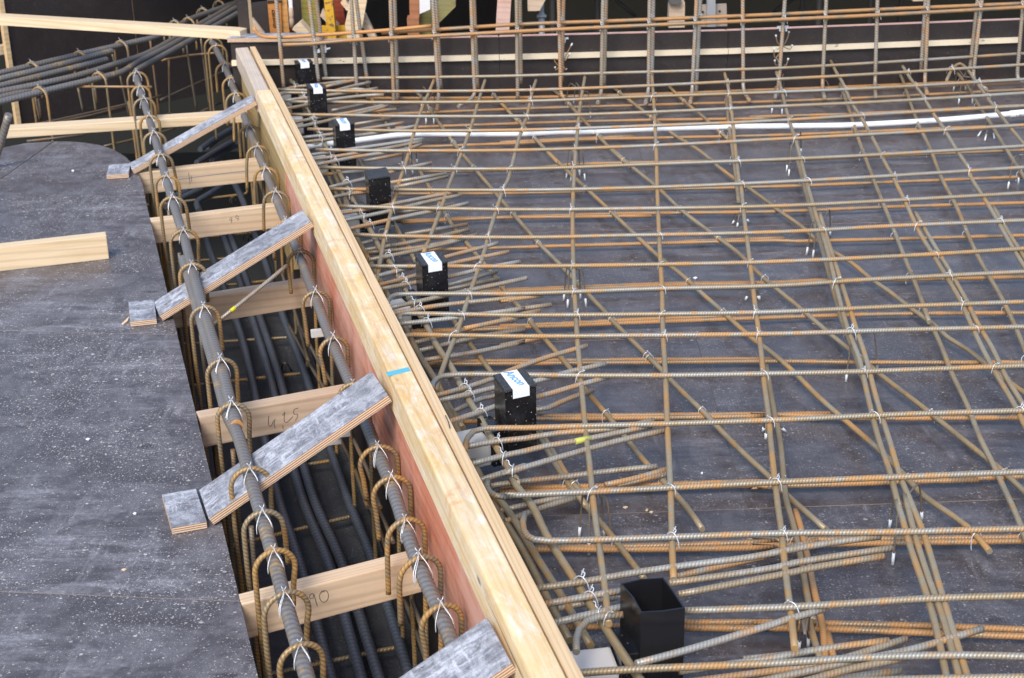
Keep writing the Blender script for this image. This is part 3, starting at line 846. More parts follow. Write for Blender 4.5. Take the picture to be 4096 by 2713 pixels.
# ================================================================== TRENCH: STRUTS, BRACES
def strut(name, L, R, z, depth, height, mat, label, extra=(0, 0), cat='timber'):
    """L, R: picture points of the top rear edge at height z"""
    a, b = U(*L, z), U(*R, z)
    d = (b - a).normalized()
    a = a - d * extra[0]; b = b + d * extra[1]
    m = frame(a, d)
    o = box(name, m, 0, (b - a).length, -depth, 0, -height, 0, [mat], None, .004)
    return tag(o, label, cat, 'timber struts across the trench'), m
S = []
S.append(strut('strut', px('00', 20, 1075), px('00', 1900, 950), .03, .085, .042, M['pine_pale'], 'pale timber laid flat across the trench beyond the rounded deck corner', (0, .13)))
S.append(strut('strut', px('10', 1200, 172), px('10', 2170, 65), .0, .045, .092, M['pine'], 'pale trench strut with a blue line at the rounded deck corner', (.02, .06)))
S.append(strut('strut', px('10', 1280, 582), px('10', 2310, 455), .0, .045, .090, M['pine'], 'trench strut pencilled 45, second from the rounded corner', (0, .06)))
S.append(strut('strut', px('zf', -250, 680), px('zf', 1680, 380), .0, .045, .090, M['pine'], 'trench strut under the loose diagonal bar with the yellow mark', (0, .05)))
S.append(strut('strut', px('20', 1680, 740), px('21', 770, 510), .0, .045, .092, M['pine_grey'], 'weathered trench strut pencilled 4,25', (0, .05)))
S.append(strut('strut', px('30', 2025, 848), px('31', 1330, 475), .0, .045, .090, M['pine'], 'nearest trench strut, pencilled 90', (0, .10)))
def on_front(m, c, x, y, depth=.045):
    n = -(m.to_3x3() @ Vector((0, 1, 0)))
    p0 = m @ Vector((0, -depth - .0006, 0))
    return Upl(*px(c, x, y), p0, n)
def pencil(i, c, strokes, depth=.045):
    o, m = S[i]
    tubes('pencil_mark', [[on_front(m, c, x, y, depth) for x, y in s] for s in strokes], .0007, M['pencil'], 4, o, step=.004)
pencil(5, 'zm', [[(400, 290), (350, 300), (345, 360), (395, 360), (405, 295), (430, 380), (462, 485)],
                 [(530, 250), (492, 320), (510, 390), (560, 425), (615, 390), (632, 310), (600, 245), (530, 250)], [(520, 270), (575, 250)]])
pencil(4, 'zl', [[(915, 600), (905, 750), (940, 815), (985, 770), (1010, 690)], [(1045, 660), (1025, 760), (1050, 860)],
                 [(1200, 590), (1250, 520), (1235, 640), (1245, 720), (1290, 730), (1420, 605)], [(1210, 790), (1215, 870)],
                 [(1530, 430), (1445, 465), (1445, 560), (1520, 565), (1500, 650), (1460, 695)]])
pencil(2, 'ze', [[(1420, 745), (1405, 790), (1445, 785)], [(1440, 740), (1435, 830)], [(1555, 740), (1510, 715), (1505, 755), (1550, 760), (1530, 795)]])
o, m = S[1]
tubes('blue_line', [[on_front(m, 'ze', 600, 150), on_front(m, 'ze', 1000, 95), on_front(m, 'ze', 1400, 45), on_front(m, 'ze', 1700, 10)]], .0011, plain('blue_crayon', (.20, .24, .36), .7), 4, o)
tubes('pencil_mark', [[on_front(m, 'ze', 760, 40), on_front(m, 'ze', 772, 130), on_front(m, 'ze', 785, 230)], [on_front(m, 'ze', 805, 90), on_front(m, 'ze', 808, 180)]], .0008, M['pencil'], 4, o)

def plate4(name, LB, LF, UB, UF, th, mats, parent=None):
    """flat strip through four measured corners (lower back/front, upper back/front)"""
    c0, c1 = (LB + LF) / 2, (UB + UF) / 2
    ex = (c1 - c0).normalized()
    ey = ((LB - LF) + (UB - UF)); ey = (ey - ex * ex.dot(ey)).normalized()
    w = ((LB - LF).length + (UB - UF).length) / 4 * .97
    m = frame(c0, ex, ey)
    if m.col[2][2] < 0: m = frame(c0, ex, -ey)
    return box(name, m, 0, (c1 - c0).length, -w, w, -th, 0, mats, parent, .0008, side=1, ends=1), m, w
def brace(LB, LF, UB, UF, cleat, zu, label):
    t = empty('plywood_brace', (LB + LF) / 2); tag(t, label, 'brace', 'plywood braces propping the rail')
    o, m, w = plate4('strip', LB, LF, UB, UF, .021, [M['ply_strip'], M['ply_edge']], t)
    L = (UB - LB).length
    for k in range(5):
        x = random.choice((.02, .035, L - .03, L - .045)) + random.uniform(-.008, .008); y = random.uniform(-w * .7, w * .7)
        p = m @ Vector((x, y, 0)); tube('nail_head', [p, p + (m.to_3x3() @ Vector((0, 0, .002)))], .0032, M['galv'], 7, parent=t)
    if cleat:
        q = [p for p in cleat]
        a, b, c, d = q            # back-left, back-right, front-right, front-left
        mm = frame((a + d) / 2, ((b + c) / 2 - (a + d) / 2), (a - d))
        ll = ((b + c) / 2 - (a + d) / 2).length; ww = (a - d).length / 2
        box('cleat', mm, 0, ll - .002, -ww, ww, -.0185, 0, [M['ply_strip'], M['ply_edge']], t, .0008, side=1, ends=1)
        for k in range(5):
            p = mm @ Vector((random.uniform(.02, ll - .02), random.uniform(-ww * .7, ww * .7), 0)); tube('nail_head', [p, p + Vector((0, 0, .002))], .0032, M['galv'], 7, parent=t)
    return t
zc, zu = .0195, .262
brace(D(466, 1125, zc), D(476, 1208, zc), D(862, 858, zu), D(893, 913, zu), [D(388, 1141, zc), D(464, 1125, zc), D(470, 1210, zc), D(382, 1222, zc)], zu, 'wide grey plywood brace crossing the strut pencilled 4,25')
brace(P('10', 1336, 1290, zc), P('10', 1352, 1440, zc), P('11', 455, 510, zu), P('11', 512, 620, zu), [P('10', 1106, 1306, zc), P('10', 1333, 1290, zc), P('10', 1346, 1441, zc), P('10', 1114, 1474, zc)], zu, 'grey plywood brace with a splintered cleat, middle of the trench')
brace(P('00', 1116, 1402, zc), P('00', 1130, 1462, zc), P('00', 2152, 818, zu), P('00', 2202, 862, zu), [P('00', 925, 1416, zc), P('00', 1110, 1404, zc), P('00', 1124, 1490, zc), P('00', 925, 1502, zc)], zu, 'narrow whitish plywood brace farthest from the viewer')
UBn, UFn = P('31', 2040, 1036, zu), P('31', 2240, 1450, zu)
dirn = D(466, 1125, zc) - D(862, 858, zu)
brace(UBn + dirn, UFn + dirn, UBn, UFn, None, zu, 'broad grey plywood brace cut off by the bottom edge')
# splinter beside the middle cleat
tag(prism('wood_splinter', [P('10', 1045, 1490, .004), P('10', 1110, 1430, .006), P('10', 1095, 1470, .005), P('10', 1060, 1495, .004)], .003, [M['pine_pale']]), 'small pale splinter beside the middle cleat on the left deck', 'splinter')

# loose timber on the left deck
a, b = P('10', -700, 1128, 0), P('10', 940, 940, 0)
m = frame(Vector((a.x, a.y, 0)), b - a)
o = box('loose_timber', m, 0, (b - a).length, 0, .045, .0005, .088, [M['pine_pale']], None, .004); tag(o, 'pale timber lying on edge on the left deck', 'timber')
# timber over the far trench
a, b = P('zk', -600, 285, .345), P('00', 2060, 268, .345)
m = frame(a, b - a)
o = box('top_timber', m, 0, (b - a).length, 0, .085, -.043, 0, [M['pine_pale']], None, .003); tag(o, 'long pale timber laid across from the left edge to the far rail end', 'timber')

# ================================================================== TRENCH: BARS
RIB = (.0175, .0017)
lt = [(315, 175), (325, 211), (346, 280), (372, 370), (400, 470), (425, 547), (445, 626), (473, 726), (512, 850), (538, 953), (548, 985)]
zm = Z_M
bl = [P('00', 2080, 95, zm), P('00', 1500, 425, zm), P('00', 1200, 592, zm), P('00', 1165, 625, zm)] + [D(x, y, zm) for x, y in lt[1:]]
o = tube('main_bar', bl, .0150, M['main'], 12, RIB, .03); tag(o, 'bent thick main bar on the left of the trench ending in a rusty cut end', 'rebar', 'thick main bars')
d_ = (bl[-1] - bl[-2]).normalized(); tube('cut_end', [bl[-1] - d_ * .012, bl[-1] + d_ * .0015], .0158, M['orange_bar'], 12, parent=o)
lb = [(424, 600), (459, 722), (497, 850), (524, 953), (551, 1010), (578, 1103), (608, 1204), (634, 1295), (660, 1393), (695, 1514), (725, 1620)]
o = tube('main_bar', [D(x, y, zm - (.012 if y < 1000 else .004)) for x, y in lb], .0150, M['main'], 12, RIB, .03); tag(o, 'thick main bar on the left of the trench nearest the viewer', 'rebar', 'thick main bars')
rt = [(478, 70), (500, 115), (521, 157), (535, 191), (562, 261), (596, 351), (638, 457), (694, 596), (730, 691), (771, 799), (818, 905), (875, 1052), (905, 1124), (938, 1223), (970, 1311), (1020, 1423), (1060, 1530), (1090, 1610)]
o = tube('main_bar', [D(x, y, zm) for x, y in rt], .0150, M['main'], 12, RIB, .03); tag(o, 'thick main bar along the right of the trench beside the salmon board', 'rebar', 'thick main bars')
ub = [('00 -60,643 0,630 500,512 1050,385 1370,308 1640,165 1900,70 2060,10', 'uppermost thick bar of the bundle entering at the far left', 'main'),
      ('00 -60,693 0,680 500,560 960,440', 'thick bar of the far left bundle ending below the tied hoop, second from the top', 'main'),
      ('00 -60,755 0,740 500,617 920,512', 'shorter thick bar of the far left bundle, third from the top', 'main'),
      ('00 -60,803 0,790 400,712 700,642 1000,550 1250,468 1500,335 2080,5', 'thick bar of the far left bundle bending up behind the pale timber', 'main'),
      ('00 -60,853 0,840 350,755 690,665', 'shortest thick bar of the far left bundle', 'main'),
      ('00 -60,893 0,878 400,780 800,685 1000,635 1080,605 1200,530 1500,375 2080,40', 'lowest thick bar of the far left bundle with a rusty bend', 'main')]
for k, (s, lab, mt) in enumerate(ub):
    q = parse(s)
    o = tube('main_bar', [U(x, y, zm - (.02 if k in (2, 4) else 0)) for x, y in q], .0150, M[mt], 12, RIB, .03); tag(o, lab, 'rebar', 'thick main bars')
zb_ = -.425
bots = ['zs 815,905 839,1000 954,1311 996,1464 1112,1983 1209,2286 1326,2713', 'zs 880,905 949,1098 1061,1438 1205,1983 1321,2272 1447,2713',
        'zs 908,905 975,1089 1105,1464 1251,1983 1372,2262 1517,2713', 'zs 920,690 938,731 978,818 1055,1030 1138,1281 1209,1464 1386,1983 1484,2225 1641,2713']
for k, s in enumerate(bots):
    o = tube('bottom_bar', bar_pts(s, zb_), .0138, M['main_shaded'], 10, RIB, .05); tag(o, 'dark thick bar at the bottom of the trench, %s from the left' % ordn(k), 'rebar', 'thick bars at the trench bottom')
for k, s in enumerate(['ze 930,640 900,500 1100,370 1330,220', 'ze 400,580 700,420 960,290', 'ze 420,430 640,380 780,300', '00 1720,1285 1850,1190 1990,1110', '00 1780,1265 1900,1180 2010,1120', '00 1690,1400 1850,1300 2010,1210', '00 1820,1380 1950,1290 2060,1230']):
    o = tube('bottom_bar', bar_pts(s, zb_ + .035 * (k % 2)), .0138, M['main_shaded'], 10, RIB, .05); tag(o, 'dark thick bar crossing low in the trench far end, %s from the front' % ordn(k), 'rebar', 'thick bars crossing at the trench junction')

# ---- tie wires
def tie_mesh(kind):
    L = []
    if kind == 0:      # saddle over a crossing with a twisted tail
        L = [[(-.011, -.013, -.016), (-.010, -.011, -.003), (-.004, -.004, .0082), (.004, .004, .0082), (.010, .011, -.003), (.011, .013, -.016)],
             [(-.004, -.004, .0082), (-.008, .002, .0125), (-.006, .007, .017), (-.010, .010, .019)]]
    elif kind == 1:
        L = [[(-.013, .009, -.018), (-.010, .008, -.002), (-.003, .003, .0085), (.003, -.003, .0085), (.009, -.009, -.002), (.012, -.010, -.020)],
             [(.003, -.003, .0085), (.007, .001, .013), (.003, .006, .015)], [(.002, .004, .009), (.008, .010, .016)]]
    elif kind == 2:    # single loop round one bar
        L = [[(-.002, .009, -.010), (-.001, .0085, .003), (0, 0, .0098), (.001, -.0085, .003), (.003, -.010, -.012), (.004, -.009, -.024)],
             [(0, 0, .0098), (.005, .004, .014), (.009, .002, .016)]]
    elif kind == 3:    # inverted V tying a hoop to a thick bar; local x runs along the bar to the viewer
        L = [[(.034, .0185, -.014), (.028, .0175, .002), (.016, .010, .018), (.006, .003, .027), (-.004, 0, .031)],
             [(.034, -.0185, -.014), (.028, -.0175, .002), (.016, -.010, .018), (.006, -.003, .027), (-.004, 0, .031)],
             [(.044, .0182, -.012), (.034, .014, .012), (.014, .004, .026), (-.002, .002, .031)],
             [(-.012, .0185, -.006), (-.010, .012, .014), (-.004, .003, .030)],
             [(-.004, 0, .031), (-.001, .004, .036), (-.006, .006, .040)], [(-.004, 0, .031), (-.006, -.005, .037)]]
    return L
TIE = {}
def tie(kind, pos, direction, parent, flip=1, scale=1.0):
    if kind not in TIE:
        o = tubes('wire_tie', [[Vector(q) for q in s] for s in tie_mesh(kind)], .0011 if kind != 3 else .00095, M['wire'], 5, None, (0, 0, 0), .006)
        TIE[kind] = o.data
        del WM[o.name]; bpy.data.objects.remove(o)
    o = bpy.data.objects.new('wire_tie', TIE[kind])
    d = Vector((direction.x, direction.y, direction.z * .3)).normalized()
    return link(o, frame(Vector(pos), d) @ Matrix.Diagonal((scale, scale * flip, scale, 1)), parent)

# ---- stirrups hooked over both top bars
Lrow = [(695, 1514), (660, 1393), (634, 1295), (608, 1204), (578, 1103), (538, 953), (512, 850), (473, 726), (445, 626), (425, 547), (400, 470), (386, 420), (372, 370), (357, 319), (346, 280), (333, 239), (325, 211), (317, 178)]
Rrow = [(1020, 1423), (970, 1311), (938, 1223), (905, 1124), (875, 1052), (818, 905), (771, 799), (730, 691), (694, 596), (662, 525), (638, 457), (615, 402), (596, 351), (577, 304), (562, 261), (546, 227), (535, 191), (521, 157)]
Lrow.insert(0, (728, 1640)); Rrow.insert(0, (1060, 1530))
def arch(c, e, r, ztop, up_to, n=7):
    """half circle in the plane (e, z) from +e side over to -e side"""
    return [Vector((c.x, c.y, 0)) + e * (r * math.cos(t)) + Vector((0, 0, ztop - r + r * math.sin(t))) for t in [math.pi * i / n for i in range(n + 1)]]
ZT = Z_M + .0150 + .0075
def jig(s): return random.uniform(-s, s)
for i, (a, b) in enumerate(zip(Lrow, Rrow)):
    pl, pr = D(*a, Z_M), D(*b, Z_M)
    e = (pr - pl); e.z = 0; e.normalize()
    rad = .044 + jig(.004)
    e = (e + BDIR * jig(.16)).normalized()
    w1 = Vector((jig(.010), jig(.020), 0)); w2 = Vector((jig(.010), jig(.020), 0))
    pts = [pl + e * rad + w1 + Vector((0, 0, -.125 + jig(.015))), pl + e * rad + w1 * .5 + Vector((0, 0, -.06))]
    pts += arch(pl, e, rad, ZT, 0)
    def vz(p, k, z): return Vector((p.x, p.y, z)) + e * (rad * k)
    pts += [vz(pl, -.95, -.2), vz(pl, -.9, -.40), vz(pl, -.86, -.425), vz(pl, -.70, -.443), vz(pl, -.35, -.448), vz(pl, .3, -.448)]
    pts += [vz(pr, -.3, -.448), vz(pr, .3, -.448), vz(pr, .62, -.443), vz(pr, .78, -.425), vz(pr, .8, -.40), vz(pr, .82, -.2)]
    pts += [p for p in arch(pr, e, rad, ZT, 0)]
    pts += [pr - e * rad + w2 * .5 + Vector((0, 0, -.06)), pr - e * rad + w2 + Vector((0, 0, -.135 + jig(.02)))]
    o = tube('stirrup', pts, .0062, M['stirrup'], 8, None, .016)
    tag(o, 'ochre rusty stirrup hooked over both main bars of the trench, %s from the front' % ordn(i), 'stirrup', 'stirrups along the trench')
    bdir = BDIR
    for c in (pl, pr):
        tie(3, c + Vector((0, 0, .0)), bdir * -1, o, random.choice((1, -1)), 1.0 + jig(.12))
# doubled legs dropping on the left of the trench
for i, (x, y) in enumerate([(560, 1240), (520, 1060), (452, 790), (405, 600), (380, 500)]):
    p = D(x, y, 0) + Vector((.02, 0, 0))
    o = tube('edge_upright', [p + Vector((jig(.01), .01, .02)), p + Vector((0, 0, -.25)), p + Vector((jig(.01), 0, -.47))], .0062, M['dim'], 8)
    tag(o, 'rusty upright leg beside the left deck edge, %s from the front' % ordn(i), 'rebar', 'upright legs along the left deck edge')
# hoops on the bars at the far left
hl = [((270, 545), (330, 590), 1), ((680, 452), (735, 480), 1), ((1035, 360), (1110, 480), 1), ((845, 635), (965, 1000), 0), ((335, 760), (505, 1205), 0),
      ((1500, 185), (1540, 215), 1), ((1615, 160), (1660, 195), 1), ((1740, 78), (1790, 110), 1), ((1880, 12), (1930, 40), 1),
      ((1865, 395), (1930, 470), 2), ((1830, 335), (1900, 400), 2)]
for i, (tp, lg, kd) in enumerate(hl):
    c = P('00', tp[0], tp[1] + 12, ZT - .01)
    e = Vector((.86, -.5, 0)) if kd < 2 else Vector((.96, .27, 0))
    rad = .046
    a = arch(c, e, rad, ZT, 0)
    pts = [a[0] + Vector((0, 0, -.45 if kd == 0 else -.13)), a[0] + Vector((0, 0, -.05))] + a + [a[-1] + Vector((0, 0, -.12)), a[-1] + Vector((0, 0, -.13 if kd == 1 else (-.45 if kd == 2 else -.14)))]
    o = tube('hoop', pts, .0062, M['stirrup'], 8, None, .016)
    tag(o, 'rusty hoop over the bars near the far left, %s from the left' % ordn(sorted(range(len(hl)), key=lambda k: hl[k][0][0]).index(i)), 'stirrup', 'hoops over the far left bars')
    tie(3, Vector((c.x, c.y, Z_M)), Vector((.8, .6, 0)) if kd < 2 else BDIR, o)
# thin bars along the trench sides and free upright legs
side = [('00 330,1065 700,985 1110,890 1390,822', -.12), ('00 380,1062 740,1000 1100,905', -.15), ('00 1380,858 1660,730 1840,650 2040,545', -.2), ('00 1390,518 1640,475 1900,452', .02),
        ('00 230,1215 720,1160', -.1), ('00 890,1258 1180,1190 1500,1105', -.22), ('00 1730,960 1900,880', -.3), ('00 650,745 1305,748', .085),
        ('zf 1440,300 1640,900 1800,1500', -.3), ('21 330,0 560,420 700,640', -.34), ('21 430,20 600,330 740,560', -.25), ('21 760,960 900,1240 1010,1568', -.3), ('21 850,900 1010,1250 1120,1568', -.2), ('31 990,0 1110,280 1180,490', -.35), ('31 1090,60 1230,400', -.25), ('31 1330,900 1440,1200 1560,1568', -.3), ('31 1400,900 1480,1150', -.2)]
for i, (s, z) in enumerate(side):
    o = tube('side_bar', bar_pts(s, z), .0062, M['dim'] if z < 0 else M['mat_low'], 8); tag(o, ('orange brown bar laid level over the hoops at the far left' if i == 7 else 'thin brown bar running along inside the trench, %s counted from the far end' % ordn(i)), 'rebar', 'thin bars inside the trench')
legs = [('00 1290,350 1370,1000', .1), ('00 1450,520 1460,1060', .05), ('00 1600,390 1690,960', .1), ('00 1725,330 1800,930', .1), ('00 960,450 1010,620', .05), ('00 1030,640 1110,1000', .03),
        ('00 670,755 715,960', .05), ('00 300,830 345,1040', .07), ('00 330,850 355,1010', .07), ('00 1100,870 1180,1360', -.02), ('00 1410,315 1415,370', .1), ('00 810,740 835,885', .08)]
for i, (s, z) in enumerate(legs):
    q = parse(s); a = U(*q[0], z)
    n = Vector((a.x, a.y, 0)).normalized()
    b = Upl(*q[1], a, n)
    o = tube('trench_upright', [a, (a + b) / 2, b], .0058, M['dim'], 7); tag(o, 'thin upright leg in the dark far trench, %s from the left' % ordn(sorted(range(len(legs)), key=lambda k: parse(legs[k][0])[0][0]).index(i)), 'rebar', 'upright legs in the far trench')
# loose diagonal bar over the trench and the leaning bar at the left edge
o = tube('loose_bar', [P('zf', 520, 1010, .02), P('zf', 800, 790, .06), P('zf', 1200, 470, .10), P('zf', 1510, 210, .13)], .0062, M['anchor'], 9)
tag(o, 'loose ribbed bar leaning diagonally over the trench with a yellow paint mark', 'rebar')
pp = [P('zf', 755, 826, .0545 + .0002), P('zf', 815, 778, .0635)]
tube('yellow_mark', pp, .0066, plain('yellow_spray', (.62, .60, .02), .6), 9, parent=o)
o = tube('leaning_bar', [P('00', 75, 985, .24), P('00', 20, 1180, .14), P('00', -60, 1420, .01)], .016, M['main'], 12); tag(o, 'thick grey bar end sticking up at the left edge', 'rebar')
# grey plastic clips on the right main bar
for i, (c, x, y, z) in enumerate((('zf', 1920, 1120, .06), ('21', 790, 920, .06), ('21', 715, 985, .03))):
    p = P(c, x, y, z); m = frame(p, BN)
    t = empty('plastic_clip', p); tag(t, 'small grey plastic spacer clip on the right main bar, %s from the back' % ordn(i), 'clip', 'grey spacer clips')
    box('jaw', m, -.018, .02, -.008, -.003, -.012, .010, [M['grey_sleeve']], t, .001); box('jaw', m, -.018, .02, .003, .008, -.012, .010, [M['grey_sleeve']], t, .001); box('web', m, -.016, -.008, -.003, .003, -.012, 0, [M['grey_sleeve']], t, .001)

# ================================================================== BAR MATS ON THE SLAB DECK
XT = [  # upper cross bars, back to front
 '01 620,675;02 0,655 860,630 1600,610 2363,587;03 1000,545 2354,460',
 '01 235,770 800,783 1500,785 2363,775;02 1200,740 2363,682;03 1000,640 2354,556',
 '01 340,875 1200,880 2363,870;02 1200,832 2363,792;03 1100,755 2354,682',
 '01 335,985 800,990 1400,1000 2363,997;02 1200,968 2363,915;03 1200,870 2354,800',
 '01 495,1110 900,1118 1400,1125 2363,1117;02 1330,1080 2363,1037;03 1200,975 2354,910',
 '01 565,1285 900,1293 1400,1296 2363,1290;02 1330,1250 2363,1197;03 1200,1145 2354,1075',
 '01 605,1440 1200,1448 2363,1450;02 1330,1410 2363,1372;03 1100,1330 2354,1255',
 '11 660,335 1250,342 2363,345;12 1340,320 2363,277;13 1000,235 2354,150',
 '11 757,483 1000,490 1600,503 2363,513;12 1000,506 2363,482;13 1300,430 2354,370',
 '11 865,725 1200,740 2363,752;12 1000,736 2363,706;13 1200,655 2354,605',
 '11 1005,1000 1500,1000 2363,1000;12 1300,985 2363,960;13 1500,900 2354,847',
 '11 1180,1325 1185,1295 1215,1262 1260,1243 1330,1238 1700,1236 2363,1233;12 1300,1193 2363,1166;13 1000,1115 2354,1046',
 '11 1305,1462 1285,1445 1285,1425 1310,1410 1360,1405 1800,1412 2363,1420;12 1400,1410 2363,1392;13 1100,1352 2354,1305',
 '21 1325,105 1345,92 1400,85 1800,90 2363,98;22 1000,92 2363,76;23 1200,45 2354,16',
 '21 1565,545 1570,505 1600,465 1650,440 1780,425 2200,425;22 500,432 1400,434 2363,417;23 800,405 2354,350',
 '21 1850,1090 1850,1030 1870,970 1920,915 2020,888 2363,885;22 600,872 1400,850 2363,817;23 1200,772 2354,735',
 '21 2040,1335 2035,1390 2060,1440 2110,1468 2200,1478;22 0,1470 500,1448 1400,1402 2363,1352;23 900,1322 2354,1262',
 '32 208,158 195,230 205,300 240,352 300,378 420,388 800,380 1450,357 2363,325;33 1200,312 2354,284',
 '32 655,1345 655,1240 680,1150 740,1085 840,1040 1055,1022',
 '32 1580,990 2363,962;33 800,930 1500,885 2354,860',
 '32 660,1525 1200,1490 2363,1440;33 1000,1390 1800,1370 2354,1382',
 '32 500,1720 1200,1690 2363,1640;33 1000,1590 2354,1560',
]
XB = [  # lower cross bars, back to front; (points, end free?)
 '01 1300,770 2363,760;02 700,740 2100,718;03 0,715 1000,680 2354,612',
 '01 1000,845 2363,838;02 1200,815 2363,770;03 1000,750 2354,690',
 '01 1100,985 2363,935;02 1300,903 2363,872;03 1000,840 2354,770',
 '01 1250,1100 2363,1060;02 1300,1032 2363,1018;03 0,1008 1000,975 2354,905',
 '01 1400,1265 2363,1228;02 700,1200 1400,1185 2363,1163;03 1000,1132 2354,1075',
 '02 0,1225 600,1195 1160,1172',
 '01 1480,1475 2363,1455;02 600,1415 1600,1390 2363,1378;03 1000,1345 2354,1290',
 '11 1230,378 2363,370;12 1000,345 2363,315;13 1000,285 2354,232',
 '11 1230,615 1800,590 2363,575;12 1000,548 2363,530;13 1200,490 2354,455',
 '11 1300,625 1800,598;12 0,582 600,575 1305,565',
 '11 1000,885 1500,860 2363,835;12 1000,812 2363,778;13 400,785 2354,735',
 '13 -600,790 0,768 290,760',
 '11 1900,1215;12 0,1205 600,1183 1560,1148 2363,1140;13 600,1120 1400,1110 2354,1092',
 '12 -300,1212 0,1212 700,1190 1500,1160 2200,1150',
 '11 1280,1560;12 0,1530 500,1512 1000,1490 2363,1440;13 1200,1410 2354,1400',
 '12 0,1515 600,1490 1200,1458 2020,1425',
 '21 1520,338 2363,330;22 700,326 1500,320 2363,312;23 1000,322 2354,322',
 '21 1370,62 2000,40 2363,25',
 '21 1520,318;22 0,312 800,303 1500,298 2340,294',
 '21 1800,835 2120,820;22 310,808 1500,795 2300,780;23 0,775 690,762',
 '22 310,785 1500,775 2363,770;23 1000,800 2354,797',
 '22 0,1402 700,1388 1400,1370 2363,1348;23 0,1388 700,1370 1400,1345 1960,1332',
 '22 0,1440 500,1425;23 1500,1330 2354,1302',
 '32 190,472 600,460 1000,465 2363,445;33 0,435 1300,405 2280,392',
 '32 300,450 1000,440 2363,395;33 0,388 1300,370 2354,358',
 '32 1580,1138 2363,1142;33 0,1135 800,1150 1500,1178 2354,1210',
 '32 580,1132 1060,1125',
 '32 1585,1092 2363,1085;33 0,1085 1500,1118 2354,1152',
]
YT = [  # upper long bars, left to right
 '01 1580,690 1540,790 1490,900 1440,1045 1395,1190 1340,1400 1290,1545;11 1240,430 1190,625 1150,790 1120,950 1088,1135',
 '01 2020,690 1960,880 1900,1090 1820,1310 1720,1565;11 1650,480 1550,745 1490,890',
 '02 310,690 280,780 230,1000 160,1200 70,1545;11 2180,330 2060,700 2000,920 1900,1200 1780,1568;21 1700,255 1640,420 1590,570',
 '02 730,660 690,900 655,1250 635,1560;12 625,500 625,740 632,1000 660,1560;22 690,400 730,850 770,1200 800,1500;32 832,300 890,700 925,1000 935,1105',
 '02 1305,650 1320,850 1333,1100 1345,1350;12 1350,300 1370,800 1392,1200 1400,1560;22 1420,400 1440,900 1465,1400;32 1478,400 1492,720',
 '02 1930,630 1970,800 2000,1050 2020,1250 2055,1560;12 2070,300 2095,550 2140,900 2200,1400;22 2215,0 2240,200 2270,500 2310,800;23 178,1000 240,1560;33 270,300 310,700 350,1000 385,1315',
 '03 225,620 260,730 300,900 345,1060 400,1230 480,1545;13 530,430 580,600 640,780 700,1000 760,1250 840,1540;23 940,300 1020,650 1110,1000 1200,1260 1280,1568',
 '03 680,495 740,620 800,720 870,880 960,1020 1060,1200 1160,1400;13 1220,220 1340,460 1450,700 1570,900 1680,1080 1800,1280;23 1900,0 2020,250 2130,450 2250,650 2354,850',
 '03 1690,680 1310,570 1380,680 1480,820 1570,970 1660,1100 1780,1300 1880,1450;13 1900,240 2020,430 2120,600 2250,830 2354,1000',
 '03 1690,690 1735,600 1800,548 1860,590 1940,700 2030,830 2120,950 2230,1090 2354,1240',
]
YT[8] = YT[8].replace('1690,680 ', '')
YT2 = [  # further long bars lapped beside or under the upper ones
 '13 600,550 660,750 740,1000 820,1250 920,1560;23 1000,300 1090,650 1200,1000 1290,1300 1400,1568;33 1500,350 1620,750 1740,1150 1870,1560',
 '33 1330,0 1420,350 1530,700 1640,1000 1740,1350 1800,1568',
 '33 1262,48 1310,200 1380,450 1500,800 1590,1100 1690,1560',
 '13 1420,540 1600,850 1750,1100 1860,1300 1960,1500;23 2080,200 2200,450 2354,700',
 '13 2090,490 2250,760 2354,920',
]
YB = [  # lower long bars
 '02 1945,800 1960,1020 1975,1130 2000,1300 2030,1540;12 2050,440',
 '23 140,350 200,700 260,1000 310,1500;33 360,200 430,500 500,900 540,1080',
 '33 390,130 430,250 500,550 560,850 620,1100 660,1568',
 '13 400,60 450,250 520,520 620,850 700,1150 800,1500;23 880,200 990,520',
 '03 770,720 830,880 870,1000 930,1190 1000,1380 1060,1540;13 1160,500 1260,750 1350,980 1440,1200 1540,1480',
 '23 1560,0 1650,200 1740,430 1870,700 1980,980 2090,1200 2180,1400 2260,1568;33 2354,330',
 '03 1160,510 1280,630 1340,770 1390,920 1460,1100 1540,1260 1650,1540;13 1770,480 1870,720 1960,920 2050,1080 2160,1270 2280,1520;23 2354,200',
 '03 1640,530 1750,600 1880,760 1960,900 2060,1050 2200,1280 2300,1440 2354,1520',
 '33 500,1040 540,1200 600,1400 640,1568', '33 670,1190 720,1400 760,1568',
]
